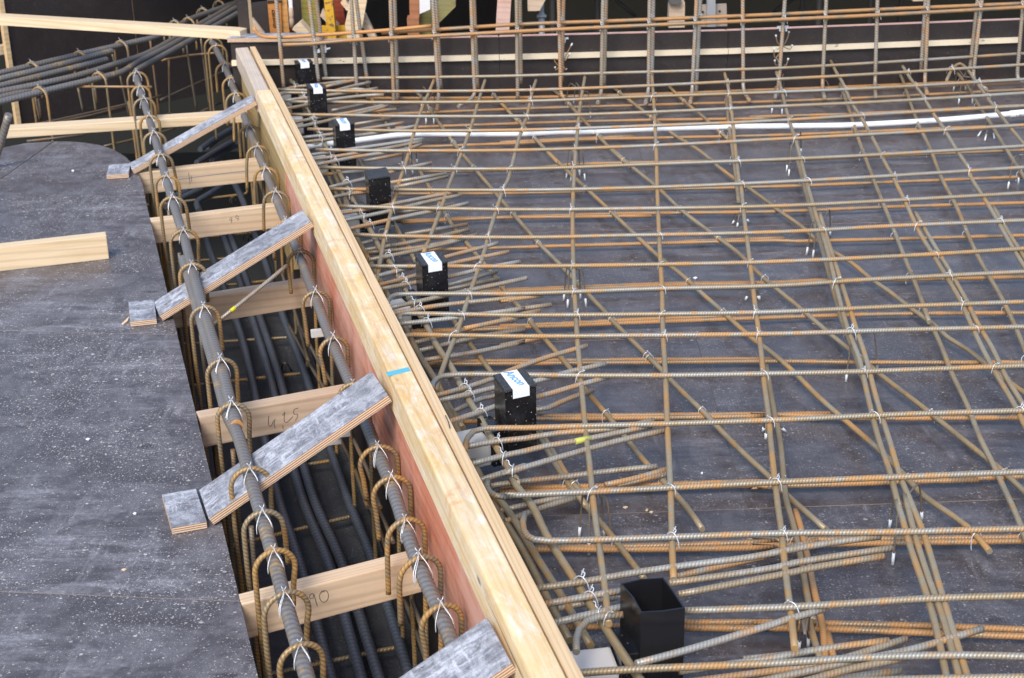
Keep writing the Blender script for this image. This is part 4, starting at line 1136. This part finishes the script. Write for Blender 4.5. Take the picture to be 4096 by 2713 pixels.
DG = [  # diagonal bars of the lower mat
 '11 930,80 980,180 1010,250;11 1240,630 1320,780 1420,950',
 '11 1710,1390 1800,1540;22 330,960 560,1330 740,1560',
 '22 330,900 450,1080 600,1330 700,1450;32 690,20 900,270 1000,400 1100,530 1240,715',
 '11 1360,70 1450,170 1520,290 1610,430 1680,550 1760,680 1870,810 1960,920 2080,1060 2180,1200;12 100,1280 250,1450;22 280,0 480,230 600,370 720,540 900,750 1080,970 1250,1180 1430,1370 1600,1560;32 1740,290',
 '01 1270,690 1380,760 1470,830 1540,930 1620,1050 1750,1230 1830,1330 1930,1450;12 20,440 130,570 330,800 540,1010 680,1160 880,1370;22 1000,0 1260,260 1400,400 1560,570 1740,740 1900,910 2100,1110 2330,1320;33 320,0 480,140 650,290',
 '01 2080,800 2170,900 2290,1030;02 150,1030 290,1180 500,1400;12 400,10 620,220 900,480 1120,690 1390,940 1580,1090 1720,1220 1890,1370;23 0,100 200,250 360,390 600,630 760,770 980,960 1180,1140 1360,1330;33 1490,0 1860,260 2060,480',
 '02 260,620 400,730 540,840 660,970 770,1090 960,1290 1130,1440;12 970,0 1140,150 1360,330 1560,520 1810,710 2040,880 2200,1040;13 150,1130 430,1360 650,1550;23 840,200 1000,330 1160,460 1450,680 1700,880 1950,1080 2150,1240 2354,1430',
 '02 890,680 1020,790 1160,900 1330,1030 1480,1150 1690,1280 1840,1400;12 1830,110 2030,260 2110,310 2330,470;13 200,490 430,650 630,820 870,970 1040,1110 1200,1220 1340,1330 1600,1520;23 1700,110 1880,220 2100,400 2354,580',
 '02 1300,570 1450,740 1580,870 1740,1000 1880,1130 1960,1195',
 '01 1040,840 1110,970 1170,1060 1210,1140',
]
EDGE = [  # bars running along beside the rail
 ('01 350,690 440,830 500,950 560,1080 640,1240 720,1400 800,1545;11 880,420 960,560 1040,700 1120,850 1210,980 1280,1100 1380,1290 1500,1480;21 1600,170 1740,380 1850,600 1980,800 2080,980 2200,1200 2310,1370;22 100,1330 280,1560;32 400,340 600,660 780,940 950,1200 1180,1545', .118, .0088),
 ('11 655,175 750,400 820,560', .045, .007), ('11 690,130 780,330 850,480', .06, .007),
 ('11 890,700 960,830 1050,990 1190,1260 1310,1470;21 1450,250 1580,450 1700,680 1830,890', .052, .0086),
 ('21 1640,640 1760,860 1850,1040;22 -200,1240 -60,1480;32 0,40 150,250 300,500 450,740 600,980 780,1290', .06, .0086),
 ('32 -120,-50 0,160 200,470 400,860 600,1245', .05, .0086),
 ('11 812,400 820,480 810,590', .06, .006), ('01 205,700 260,800 350,960', .06, .007),
]
AN = [  # anchor bars splaying from the boxes: (points, z)
 (6, '32 305,800 700,742 1300,640 1900,562;33 0,530 600,420 1120,350', 0), (6, '32 390,932 720,872 1040,818', 0), (6, '32 1452,755 2363,620;33 400,575 1220,450', 0),
 (6, '32 470,1092 800,1012 1055,955', 0), (6, '32 1530,850 2363,690;33 600,610 1150,520', 0), (6, '32 500,970 1000,870', 1), (6, '32 1520,695 2363,500;33 0,545 580,385', 1),
 (6, '32 1170,1445 1700,1300 2363,1100;33 300,1070 655,968', 0), (6, '32 1540,1510 2363,1392;33 540,1330 1190,1245', 1),
 (6, '33 -100,1545 600,1450 900,1370 1340,1228', 1), (6, '33 250,1562 900,1420 1400,1320 2000,1142', 0), (6, '33 600,1562 900,1480 1150,1432 1400,1370', 0),
 (6, '33 780,1575 1300,1500', 1), (6, '33 -60,1410 300,1370 540,1330', 1),
 (5, '21 1585,612 1850,540 2090,460;22 80,395 400,280 745,180', 0), (5, '21 1605,655 1900,590 2100,540;22 320,480 600,402 905,335', 0),
 (5, '21 1700,835 2000,740 2110,700;22 320,620 700,510 930,450', 0), (5, '21 1745,745 2100,610;22 320,730 600,630 800,560', 1),
 (5, '21 1815,1055 2100,1002 2363,975;22 500,930 1000,890 1320,820', 0), (5, '21 1890,1200 2150,1130 2363,1085;22 400,1040 700,990 1300,868', 0),
 (5, '21 1960,1342 2363,1210;22 0,1285 500,1140 1000,1000 1425,905', 0), (5, '22 -80,1385 0,1370 500,1310 1000,1250 1350,1215', 1),
 (5, '22 900,1375 1200,1310 1440,1238', 1), (5, '22 1000,1372 1430,1282', 1), (5, '32 0,132 300,62 620,0', 1), (5, '32 40,222 400,92 650,20', 1),
 (4, '11 1050,1098 1280,1035 1430,1000 1700,915 2000,838 2130,800', 0), (4, '11 1080,1168 1440,1075 1700,985 2000,920 2222,875', 0),
 (4, '11 1100,1200 1450,1135 1710,1090 2000,1020 2318,960', 0), (4, '11 1700,1165 2120,1045', 1), (4, '11 1700,1200 2140,1105', 1),
 (4, '11 1190,1362 1500,1290 1800,1225 2363,1105;12 230,1098', 0), (4, '11 1215,1412 1600,1340 2363,1265;12 0,1300 200,1272 370,1250', 0),
 (4, '11 1260,1498 1700,1450 2000,1410 2363,1365;12 0,1390 440,1330', 0), (4, '11 1840,1535 2363,1425;12 0,1460 340,1382', 0),
 (4, '21 1400,155 1550,122 1900,25', 1), (4, '21 1455,222 2000,95 2363,40', 1), (4, '21 1500,302 2000,222 2363,142;22 0,180 350,112', 1),
 (3, '11 680,322 980,250 1200,195 1300,165 1555,112', 0), (3, '11 690,412 870,375 1000,362', 0), (3, '11 1205,282 1690,203', 0), (3, '11 1230,325 1697,228', 0),
 (3, '11 755,548 1050,502 1400,430 1780,360', 0), (3, '11 790,610 1200,525 1550,440 1812,388', 0), (3, '11 835,682 1250,590 1640,510 1872,458', 0), (3, '11 1230,548 1750,463', 1),
 (3, '11 955,805 1100,770 1240,745', 1), (3, '11 1330,725 1868,638', 1), (3, '11 970,862 1400,790 1882,683', 1), (3, '11 1000,885 1500,830 1948,728', 1), (3, '11 1020,945 1400,870 1835,768', 0),
 (2, '01 500,1335 740,1300 1100,1250 1485,1193', 0), (2, '01 535,1372 800,1335 1200,1270 1478,1215', 0), (2, '01 560,1418 900,1350 1310,1290 1472,1240', 0), (2, '01 970,1385 1310,1325', 1),
 (2, '01 1400,1432 1557,1400', 1), (2, '01 600,1502 980,1468', 1), (2, '01 440,1185 730,1150 1000,1105 1318,1055', 0), (2, '01 455,1222 735,1190 1200,1125 1440,1080', 0), (2, '01 460,1255 740,1215 1100,1160', 1),
 (1, '01 370,1055 640,1000 850,970 1198,893', 0), (1, '01 385,1098 700,1030 1000,960 1185,910', 0), (1, '01 930,962 1257,940', 1), (1, '01 890,1070 1205,1020', 1), (1, '01 300,865 490,840 900,790 1095,758', 0),
 (1, '01 300,935 500,900 660,870', 0), (1, '01 640,862 1000,820 1147,815', 0), (1, '01 700,950 900,912 1000,890', 1),
 (0, '01 240,785 400,745 520,735 800,700 1000,678', 0), (0, '01 250,830 290,802 350,797 600,800', 0), (0, '01 650,745 900,690 1000,672', 0), (0, '01 660,800 900,735 1035,708', 0), (0, '01 760,790 900,765 1150,800', 0),
]
BARS = {'X': [], 'Y': [], 'XB': [], 'D': []}
def shift(z, i): return z + (i % 3) * .0006
for i, s in enumerate(XT):
    p = bar_pts(s, Z_X); o = tube('cross_bar', p, RB, M['mat_top'], 8, None, .06)
    tag(o, 'ribbed grey brown cross bar of the upper mat, %s from the back' % ordn(i), 'rebar', 'cross bars of the upper mat'); BARS['X'].append((o, p))
for i, s in enumerate(XB):
    p = bar_pts(s, Z_BX); o = tube('lower_cross_bar', p, RB, M['mat_low'], 8, None, .08)
    tag(o, 'rusty orange cross bar lying low near the deck, %s from the back' % ordn(i), 'rebar', 'cross bars of the lower mat'); BARS['XB'].append((o, p))
for i, s in enumerate(YT):
    p = bar_pts(s, Z_Y); o = tube('long_bar', p, RB, M['mat_plain'], 8, None, .05)
    tag(o, 'brown long bar under the upper cross bars, %s from the rail' % ordn(i), 'rebar', 'long bars of the upper mat'); BARS['Y'].append((o, p))
for i, s in enumerate(YT2):
    p = bar_pts(s, Z_Y); o = tube('lapped_bar', p, RB, M['mat_plain'], 8, None, .05)
    tag(o, 'brown bar lapped against a long bar at the right, %s counted from the left' % ordn(i), 'rebar', 'lapped long bars'); BARS['Y'].append((o, p))
for i, s in enumerate(YB):
    p = bar_pts(s, Z_BD + .012); o = tube('lower_long_bar', p, RB, M['orange_bar'] if i in (2, 9) else M['mat_plain'], 8, None, .06)
    tag(o, ('orange rusty' if i in (2, 9) else 'dull brown') + ' long bar of the lower mat, %s counted from the left' % ordn(i), 'rebar', 'long bars of the lower mat'); BARS['D'].append((o, p))
for i, s in enumerate(DG):
    p = bar_pts(s, Z_BD); o = tube('diagonal_bar', p, RB, M['mat_plain'], 8, None, .06)
    tag(o, 'brown bar running diagonally under the upper mat, %s from the rail' % ordn(i), 'rebar', 'diagonal bars of the lower mat'); BARS['D'].append((o, p))
EB = []
for i, (s, z, r) in enumerate(EDGE):
    p = bar_pts(s, z); o = tube('edge_bar', p, r, M['mat_plain'], 9, None, .05)
    tag(o, 'brown bar running along beside the rail, %s in order' % ordn(i) if i else 'long thick bar beside the rail carrying the anchor bars', 'rebar', 'bars along the rail'); EB.append((o, p))
cnt = {}
for bx, s, low in AN:
    j = cnt.get(bx, 0); cnt[bx] = j + 1
    z = (Z_A + .001 * (j % 3)) if not low else Z_A2 + .003 * (j % 3)
    p = bar_pts(s, z); o = tube('anchor_bar', p, RB, M['anchor'], 8, None, .05)
    tag(o, '%s anchor bar splaying past the %s black box from the back, %s of its fan' % ('low' if low else 'upper', ordn(bx), ordn(j)), 'rebar', 'anchor bars fanning out at the black boxes')
    if not low: BARS.setdefault('A', []).append((o, p))
    if 'yellow' not in cnt and s.startswith('21 1890,1200'):
        cnt['yellow'] = 1
        a, b = P('22', 645, 1003, z + .0003), P('22', 770, 975, z + .0003)
        tube('yellow_mark', [a, b], RB + .0006, plain('yellow_spray_faded', (.50, .50, .10), .6), 9, parent=o)

def cross(pa, pb):
    """plan crossings of two polylines"""
    out = []
    for a, b in zip(pa, pa[1:]):
        for c, d in zip(pb, pb[1:]):
            r = b - a; s = d - c
            den = r.x * s.y - r.y * s.x
            if abs(den) < 1e-9: continue
            q = c - a
            t = (q.x * s.y - q.y * s.x) / den; u = (q.x * r.y - q.y * r.x) / den
            if 0 <= t < 1 and 0 <= u < 1: out.append((a + r * t, r.normalized()))
    return out
def in_view(p):
    v = p - Vector((0, 0, CAM_H)); d = v.dot(FWD)
    x = CXP + FPX * v.dot(IR) / d; y = CYP - FPX * v.dot(IU) / d
    return -40 < x < 4140 and -40 < y < 2750
for i, (o, p) in enumerate(BARS['X'][1:]):
    for j, (o2, p2) in enumerate(BARS['Y'][:10]):
        if (i + j) % 2 and random.random() < .35: continue
        if random.random() < .12: continue
        for q, d in cross(p, p2)[:1]:
            if in_view(q): tie(random.choice((0, 1)), Vector((q.x, q.y, Z_X)), d, o, random.choice((1, -1)), 1.0 + jig(.2))
for i, (o, p) in enumerate(BARS['D']):
    for j, (o2, p2) in enumerate(BARS['XB']):
        if (i + j) % 2: continue
        for q, d in cross(p, p2)[:1]:
            if in_view(q): tie(2, Vector((q.x, q.y, Z_BD)), d, o, random.choice((1, -1)), 1.1 + jig(.2))
for i, (o, p) in enumerate(BARS['A']):
    for q, d in cross(p, EB[0][1])[:1]:
        if in_view(q): tie(random.choice((0, 1)), Vector((q.x, q.y, Z_A + .001)), d, o, 1, 1.15 + jig(.2))

# ================================================================== BLACK DOWEL BOXES
BX = [('zg', (340, 215), (595, 190), (300, 165)), ('zg', (540, 605), (805, 590), (490, 540)), ('zg', (945, 1180), (1245, 1150), (890, 1090)),
      ('zh', (880, 455), (1220, 405), (815, 320)), ('zi', (545, 440), (945, 375), (430, 270)), ('zj', (920, 555), (1338, 465), (760, 335)), ('32', (1210, 1005), (1590, 965), (1035, 755))]
BXL = ['farthest black plastic dowel box with a white label', 'black plastic dowel box with a white label, second from the back', 'black plastic dowel box with a white label beside the white pipe',
       'black plastic dowel box without any label', 'black plastic dowel box with a white label and loose film, second labelled from the front', 'nearest black plastic dowel box with a white label reading Ancon', 'open black plastic box without lid at the front']
def text_mesh(name, s, size, mat, Mw, parent):
    cu = bpy.data.curves.new(name, 'FONT'); cu.body = s; cu.size = size; cu.align_x = 'CENTER'; cu.align_y = 'CENTER'; cu.extrude = .0002; cu.offset = .0004
    tmp = bpy.data.objects.new(name + '_tmp', cu); COL.objects.link(tmp)
    bpy.context.view_layer.update()
    me = bpy.data.meshes.new_from_object(tmp.evaluated_get(bpy.context.evaluated_depsgraph_get()))
    bpy.data.objects.remove(tmp)
    me.materials.clear(); me.materials.append(mat)
    return link(bpy.data.objects.new(name, me), Mw, parent)
for i, (c, FL, FR, BL) in enumerate(BX):
    zt = .233 if i < 6 else .195; zb0 = .055 if i < 6 else .02
    fl, fr, bl_ = P(c, *FL, zt), P(c, *FR, zt), P(c, *BL, zt)
    ex = (fr - fl); w = ex.length; ex.normalize()
    ey0 = (bl_ - fl); dpt = ey0.length
    m = frame(Vector((fl.x, fl.y, 0)), ex)
    t = link(bpy.data.objects.new('dowel_box', None), m.copy()); tag(t, BXL[i], 'dowel box', 'black dowel boxes along the rail')
    th = .003
    # skewed like the measured one: bottom follows the top
    sk = (m.inverted().to_3x3() @ ey0)
    def bxp(x, y, z): return Vector((x + sk.x * y / max(sk.y, .01), y, z))
    dp = sk.y
    if i < 6:
        V = [bxp(x, y, z) for z in (zb0, zt - .004) for x, y in ((0, 0), (w, 0), (w, dp), (0, dp))]
        bm = bmesh.new(); vv = [bm.verts.new(v) for v in V]
        for f in ((0, 1, 5, 4), (1, 2, 6, 5), (2, 3, 7, 6), (3, 0, 4, 7), (4, 5, 6, 7), (3, 2, 1, 0)): bm.faces.new([vv[k] for k in f])
        bmesh.ops.bevel(bm, geom=list(bm.edges), offset=.004, segments=3, affect='EDGES')
        bmesh.ops.recalc_face_normals(bm, faces=list(bm.faces))
        me = bpy.data.meshes.new('body'); bm.to_mesh(me); bm.free(); me.materials.append(M['black'])
        link(bpy.data.objects.new('body', me), m, t)
        g = .002
        V = [bxp(x, y, z) for z in (zt - .0055, zt) for x, y in ((-g, -g), (w + g, -g), (w + g, dp + g), (-g, dp + g))]
        bm = bmesh.new(); vv = [bm.verts.new(v) for v in V]
        for f in ((0, 1, 5, 4), (1, 2, 6, 5), (2, 3, 7, 6), (3, 0, 4, 7), (4, 5, 6, 7), (3, 2, 1, 0)): bm.faces.new([vv[k] for k in f])
        bmesh.ops.bevel(bm, geom=list(bm.edges), offset=.0018, segments=2, affect='EDGES')
        bmesh.ops.recalc_face_normals(bm, faces=list(bm.faces))
        me = bpy.data.meshes.new('lid'); bm.to_mesh(me); bm.free(); me.materials.append(M['lid'])
        link(bpy.data.objects.new('lid', me), m, t)
    else:
        V, F = [], []
        bul = (.0, .008, .0, -.006)
        ring = [(0, 0), (w * .5, -.004), (w, 0), (w + .002, dp * .5), (w, dp), (w * .5, dp + .003), (0, dp), (.004, dp * .5)]
        ringi = [(.003, .003), (w * .5, 0), (w - .003, .003), (w - .001, dp * .5), (w - .003, dp - .003), (w * .5, dp), (.003, dp - .003), (.007, dp * .5)]
        for z in (zb0, zt):
            for R_ in (ring, ringi): V += [bxp(x, y, z + (.004 if z > .1 and (x > w * .4 and y > dp * .6) else 0)) for x, y in R_]
        for k in range(8):
            k2 = (k + 1) % 8
            F += [(k, k2, 16 + k2, 16 + k), (8 + k2, 8 + k, 24 + k, 24 + k2), (16 + k, 16 + k2, 24 + k2, 24 + k)]
        F.append(tuple(8 + k for k in range(8)))
        meshobj('body', V, F, M['black_plain'], m, t)
    # flange and grey sleeve towards the rail
    MBX = frame(Vector((fl.x, fl.y, 0)), BDIR, -BN)
    dist = ((Vector((fl.x, fl.y, 0)) - R_ORG).dot(BN)) - R_W
    q = m @ Vector((0, dp * .5, 0))
    msl = frame(Vector((q.x, q.y, 0)), -ex)
    Lw = max(.05, dist - .02)
    box('flange', msl, -.004, min(.034, Lw * .4), -.05, .045, .03, .125 if i < 6 else .10, [M['black']], t, .003)
    box('sleeve', msl, min(.036, Lw * .4 + .002), Lw, -.042, .040, .035 if i < 6 else .012, .105 if i < 6 else .062, [M['white_sleeve'] if i == 6 else M['grey_sleeve']], t, .006)
    if i in (0, 1, 2, 4, 5):
        x0, x1 = w * .22, w * .76
        lab = [bxp(x0, dp + .001, zt + .0006), bxp(x1, dp + .001, zt + .0006), bxp(x1, -.0032, zt + .0006), bxp(x0, -.0032, zt + .0006), bxp(x0, -.0038, zt - .024), bxp(x1, -.0038, zt - .024)]
        meshobj('label', lab, [(3, 2, 1, 0), (4, 5, 2, 3)], M['label'], m, t)
        c3 = bxp((x0 + x1) / 2 + .003, dp * .55, zt + .0011)
        # reads from back to front, letter tops towards the right
        mt = m @ frame(c3, Vector((-sk.x * 0, -1, 0)), Vector((1, 0, 0)))
        text_mesh('label_text', 'Ancon', min(.034, dp * .36), M['blue_ink'], mt, t)

# ================================================================== WHITE CONDUIT
pq = parse('01 470,1268 560,1250 740,1232 900,1213 1100,1185 1250,1165 1450,1152 1800,1152 2363,1150;02 500,1135 800,1130 1330,1108 2000,1090;03 0,1088 500,1083 900,1075 1600,1036 2000,1003 2354,968')
pp = extend([U(x, y, .052) for x, y in pq], pq)
o = tube('conduit', pp, .0125, M['white'], 14, None, .05); tag(o, 'long white plastic conduit lying between the two bar mats', 'conduit')
a, b = P('03', 2235, 980, .052), P('03', 2500, 955, .052)
tube('coupling', [a, b], .0148, M['white'], 14, parent=o)
p = P('03', 2330, 985, .062); m = frame(p + Vector((0, -.0085, .0)), (b - a).normalized(), Vector((0, .75, .66)))
text_mesh('printed_text', 'PVC  HD  1', .011, M['pencil'], m @ Matrix.Rotation(math.pi, 4, 'Z'), o)
a, b = P('02', 790, 1130, .052), P('02', 820, 1129, .052)
tube('joint_ring', [a, b], .0131, M['white'], 14, parent=o)

# ================================================================== BAR CHAIRS
CH = [('02', (650, 1290), [(570, 1530), (608, 1555), (685, 1510), (730, 1548)]), ('12', (640, 1020), [(547, 1292), (580, 1352), (693, 1278), (740, 1342)]),
      ('32', (790, 5), [(680, 352), (762, 502), (897, 345), (965, 412)]), ('11', (1170, 680), [(1100, 975), (1225, 962), (1287, 922)]), ('02', (705, 790), [(632, 892), (780, 1012), (675, 962), (560, 900)]),
      ('03', (255, 745), [(186, 972), (275, 985), (290, 800)]), ('03', (385, 1235), [(313, 1472), (332, 1512), (440, 1320)]), ('13', (2310, 45), [(2215, 332), (2305, 292), (2400, 300)]),
      ('13', (625, 615), [(485, 898), (540, 922), (690, 740)]), ('23', (930, 85), [(824, 482), (1095, 372), (850, 250)]), ('33', (1290, 70), [(1225, 588), (1197, 280), (1480, 210)]),
      ('03', (1840, 660), [(1792, 892), (1912, 892), (1745, 785), (1850, 780)]), ('01', (1545, 835), [(1472, 922), (1512, 1066), (1582, 1066), (1600, 1000)]), ('01', (1365, 1325), [(1310, 1430), (1440, 1410), (1400, 1500)]),
      ('33', (470, 1190), [(418, 1330), (500, 1300), (380, 1300)])]
for i, (c, tp, tips) in enumerate(CH):
    T0 = P(c, *tp, Z_Y - RB - .003)
    t = empty('bar_chair', Vector((T0.x, T0.y, 0))); tag(t, 'wire bar chair with pale tips under the upper mat, %s in order' % ordn(i), 'bar chair', 'wire bar chairs')
    L = []
    for (x, y) in tips:
        f = P(c, x, y, .003)
        sh = Vector((T0.x + (f.x - T0.x) * .62, T0.y + (f.y - T0.y) * .62, T0.z))
        kn = Vector((T0.x + (f.x - T0.x) * .74, T0.y + (f.y - T0.y) * .74, T0.z - .012))
        L.append([T0, T0.lerp(sh, .5), sh, kn, f.lerp(kn, .2), f])
        tube('plastic_tip', [f.lerp(kn, .24), f + Vector((0, 0, -.002))], .0036, M['tip'], 7, parent=t)
    tubes('wire_frame', L, .0025, M['chair_wire'], 6, t, step=.02)
SP = [('12', (2060, 560), [(1995, 637), (2038, 662), (2142, 622)]), ('12', (2160, 1200), [(2110, 1292), (2232, 1290)]), ('23', (165, 850), [(108, 917), (135, 982), (312, 920)]),
      ('03', (2060, 1045), [(1958, 1172), (2018, 1208), (2100, 1192)]), ('13', (50, 1200), [(85, 1288), (20, 1250)]), ('03', (645, 690), [(690, 790), (610, 790)]), ('22', (2285, 830), [(2258, 918), (2282, 982), (2340, 900)]),
      ('ze', (1450, 430), [(1400, 515), (1438, 540), (1525, 510)]), ('ze', (1670, 1000), [(1615, 1090), (1700, 1110), (1745, 1060)]), ('21', (300, 330), [(265, 390), (297, 425), (355, 395)])]
for i, (c, tp, tips) in enumerate(SP):
    zz = .045 if i < 7 else Z_FLOOR + .05; z0 = .003 if i < 7 else Z_FLOOR + .003
    T0 = P(c, *tp, zz)
    t = empty('wire_spacer', Vector((T0.x, T0.y, z0))); tag(t, ('small splayed wire spacer on the slab deck, %s in order' if i < 7 else 'small wire spacer at the trench bottom, %s in order') % ordn(i if i < 7 else i - 7), 'spacer', 'small wire spacers')
    L = []
    for (x, y) in tips:
        f = P(c, x, y, z0); L.append([T0, T0.lerp(f, .4) + Vector((0, 0, .012)), f])
        tube('plastic_tip', [f.lerp(L[-1][1], .42), f], .0036, M['tip'] if i < 7 else M['dark_steel'], 7, parent=t)
    tubes('wire_frame', L, .0025, M['chair_wire'], 6, t, step=.02)

# ================================================================== BARS OF THE UPSTAND
VB = [('01', 225, 290, 750, .15, 1), ('01', 510, 590, 705, .14, 0), ('01', 570, 655, 680, .06, 1), ('01', 870, 922, 820, .14, 0), ('01', 912, 1015, 755, .06, 1), ('01', 1207, 1237, 930, .15, 0), ('01', 1243, 1270, 865, .07, 0),
      ('01', 1570, 1628, 930, .15, 0), ('01', 1598, 1640, 760, .08, 1), ('01', 1900, 1932, 880, .15, 0), ('01', 1925, 1955, 760, .08, 1), ('01', 2290, 2300, 855, .15, 0), ('01', 2320, 2330, 720, .08, 1),
      ('02', 505, 522, 800, .15, 0), ('02', 545, 532, 700, .07, 1), ('02', 885, 868, 845, .15, 0), ('02', 912, 895, 740, .08, 1), ('02', 1285, 1275, 825, .15, 0), ('02', 1318, 1305, 740, .08, 1), ('02', 1688, 1650, 805, .15, 0), ('02', 1722, 1685, 800, .07, 0),
      ('02', 2085, 2090, 790, .15, 0), ('03', 300, 252, 655, .15, 0), ('03', 655, 620, 785, .15, 0), ('03', 1095, 1072, 805, .15, 0), ('03', 1532, 1500, 765, .15, 0), ('03', 1508, 1468, 610, .07, 1), ('03', 1992, 1918, 645, .15, 0), ('03', 1955, 1888, 610, .07, 1), ('03', 2348, 2298, 610, .15, 0)]
FEET = {5: 0, 7: (1605, 935), 9: (1790, 915), 13: (560, 835), 15: (838, 885), 17: (1250, 885), 19: (1635, 880), 21: (2140, 860), 22: (215, 830), 23: (640, 840), 24: (1080, 830), 25: (1520, 800), 27: (2030, 765), 29: (2354, 700)}
WB_ = []
for i, (c, x0, x1, y1, off, back) in enumerate(VB):
    a = Wp(c, x0, 0, off); b = Wp(c, x1, y1, off)
    d = (a - b).normalized()
    pts = [b, b + d * .1, a, a + d * .35]
    if b.z < .02: pts[0] = b + d * ((.02 - b.z) / max(.2, d.z))
    if FEET.get(i):
        f = P(c, *FEET[i], .045)
        k = pts[0].copy()
        if k.z < .07: k = k + d * (.07 - k.z)
        pts = [f, f.lerp(Vector((k.x, k.y, .05)), .75), k, k + d * .05, a, a + d * .35]
    o = tube('starter_bar', pts, .0090, M['wallbar'], 9, None, .03)
    tag(o, '%s upright starter bar at the upstand, %s from the left' % ('rear' if back else 'front', ordn(i)), 'rebar', 'starter bars along the upstand'); WB_.append((o, a, b, off))
HB = [('01 30,235 45,262 75,298 120,316 250,322 500,307 800,288 1200,258 1560,222', .13, .0085, 'smooth orange bar with an upturned end along the top of the upstand', 'orange_bar'),
      ('01 283,385 500,378 890,345 1600,308 2363,268;02 1000,230 2363,170;03 900,140 2354,62', .175, .0088, 'rusty ribbed bar tied in front of the starter bars, lower of the two', 'mat_low'),
      ('01 1130,283 1600,255 2363,208;02 1000,180 2363,125;03 1000,88 2354,30', .10, .0088, 'rusty ribbed bar tied behind the front starter bars, upper of the two', 'mat_low')]
HO = []
for s, off, r, lab, mt in HB:
    q = parse(s)
    pts = extend([Wpx(x, y, off) for x, y in q], q)
    o = tube('upstand_bar', pts, r, M[mt], 9, None, .05); tag(o, lab, 'rebar', 'horizontal bars of the upstand'); HO.append((o, pts, off))
for i, (o, a, b, off) in enumerate(WB_):
    h = HO[1] if off > .1 else HO[2]
    for p, q in zip(h[1], h[1][1:]):
        zm_ = (p.z + q.z) / 2
        c = a + (b - a) * ((a.z - zm_) / (a.z - b.z))
        if p.x <= c.x < q.x:
            z = p.z + (q.z - p.z) * (c.x - p.x) / (q.x - p.x)
            tie(random.choice((0, 1)), Vector((c.x, c.y - .012, z)), Vector((1, .05, 0)), o, 1, 1.2)
# bits tied to the starter bars
for i, (c, pts_, off) in enumerate((('02', [[(520, 520), (465, 505), (490, 555), (520, 570)], [(545, 525), (570, 470), (622, 372)], [(545, 525), (565, 515), (605, 455)], [(520, 560), (480, 605), (472, 575)], [(540, 560), (565, 605), (572, 590)]], .12),
                                   ('03', [[(260, 390), (235, 365), (222, 300)], [(290, 390), (325, 320), (335, 270)], [(270, 440), (215, 500), (205, 410)], [(285, 400), (345, 425), (365, 385)], [(255, 560), (220, 560), (212, 515)], [(290, 560), (310, 565), (330, 500)], [(225, 500), (250, 530)]], .12))):
    p0 = Wp(c, *pts_[0][0], off)
    t = empty('wire_spacer', p0); tag(t, 'rusty wire spacer tied to a starter bar, %s' % ('left one' if i == 0 else 'right one'), 'spacer', 'wire spacers on the upstand')
    L = [[Wp(c, x, y, off) for x, y in s] for s in pts_]
    tubes('wire_frame', L, .0026, M['mat_low'], 6, t, step=.02)
    for s in L: tube('plastic_tip', [s[-1], s[-1].lerp(s[-2], .25)], .0042, M['tip'], 7, parent=t)
def clip(c, parts, off, label):
    p = Wp(c, *parts[0][0], off); t = empty('plastic_clip', p); tag(t, label, 'clip', 'white clips on the starter bars')
    for s in parts:
        pts = [Wp(c, x, y, off) for x, y in s]
        prism('clip_wing', pts, .014, [M['white']], t, WSEG[0][2])
clip('za', [[(1445, 835), (1490, 825), (1480, 770), (1450, 785)], [(1520, 840), (1590, 825), (1585, 780), (1520, 800)], [(1540, 790), (1580, 785), (1590, 760), (1568, 700)], [(1580, 790), (1650, 768), (1645, 752), (1580, 765)]], .05, 'white winged plastic clip on a rear starter bar near the rail')
clip('zc', [[(450, 500), (482, 490), (485, 465), (452, 470)], [(470, 470), (515, 465), (512, 445), (470, 452)], [(455, 515), (478, 512), (480, 490), (452, 495)]], .05, 'white plastic clip above the left wire spacer')
clip('zd', [[(415, 228), (505, 222), (503, 207), (415, 213)], [(432, 250), (442, 250), (442, 228), (432, 228)], [(480, 250), (492, 248), (492, 222), (480, 224)]], .13, 'white plastic clip above the right wire spacer')
# thin debris on the deck
for i, (c, x, y, w_) in enumerate((('12', 1678, 1097, 40), ('22', 1735, 1270, 22), ('10', 625, 177, 24), ('20', 755, 978, 38), ('30', 1158, 150, 34), ('30', 1065, 632, 44), ('32', 1078, 97, 44), ('32', 1262, 122, 26), ('32', 1300, 138, 34), ('23', 560, -15, 50))):
    a = P(c, x - w_ / 2, y, .003); b = P(c, x + w_ / 2, y - 3, .003); d = P(c, x, y - 9, .003); e = P(c, x + 4, y + 8, .003)
    o = prism('wood_chip', [a, e, b, d], .0025, [M['pine_pale'] if i > 4 else M['label']]); tag(o, 'tiny pale chip lying on the plywood, %s counted from the back' % ordn(i), 'chip', 'pale chips on the decks')
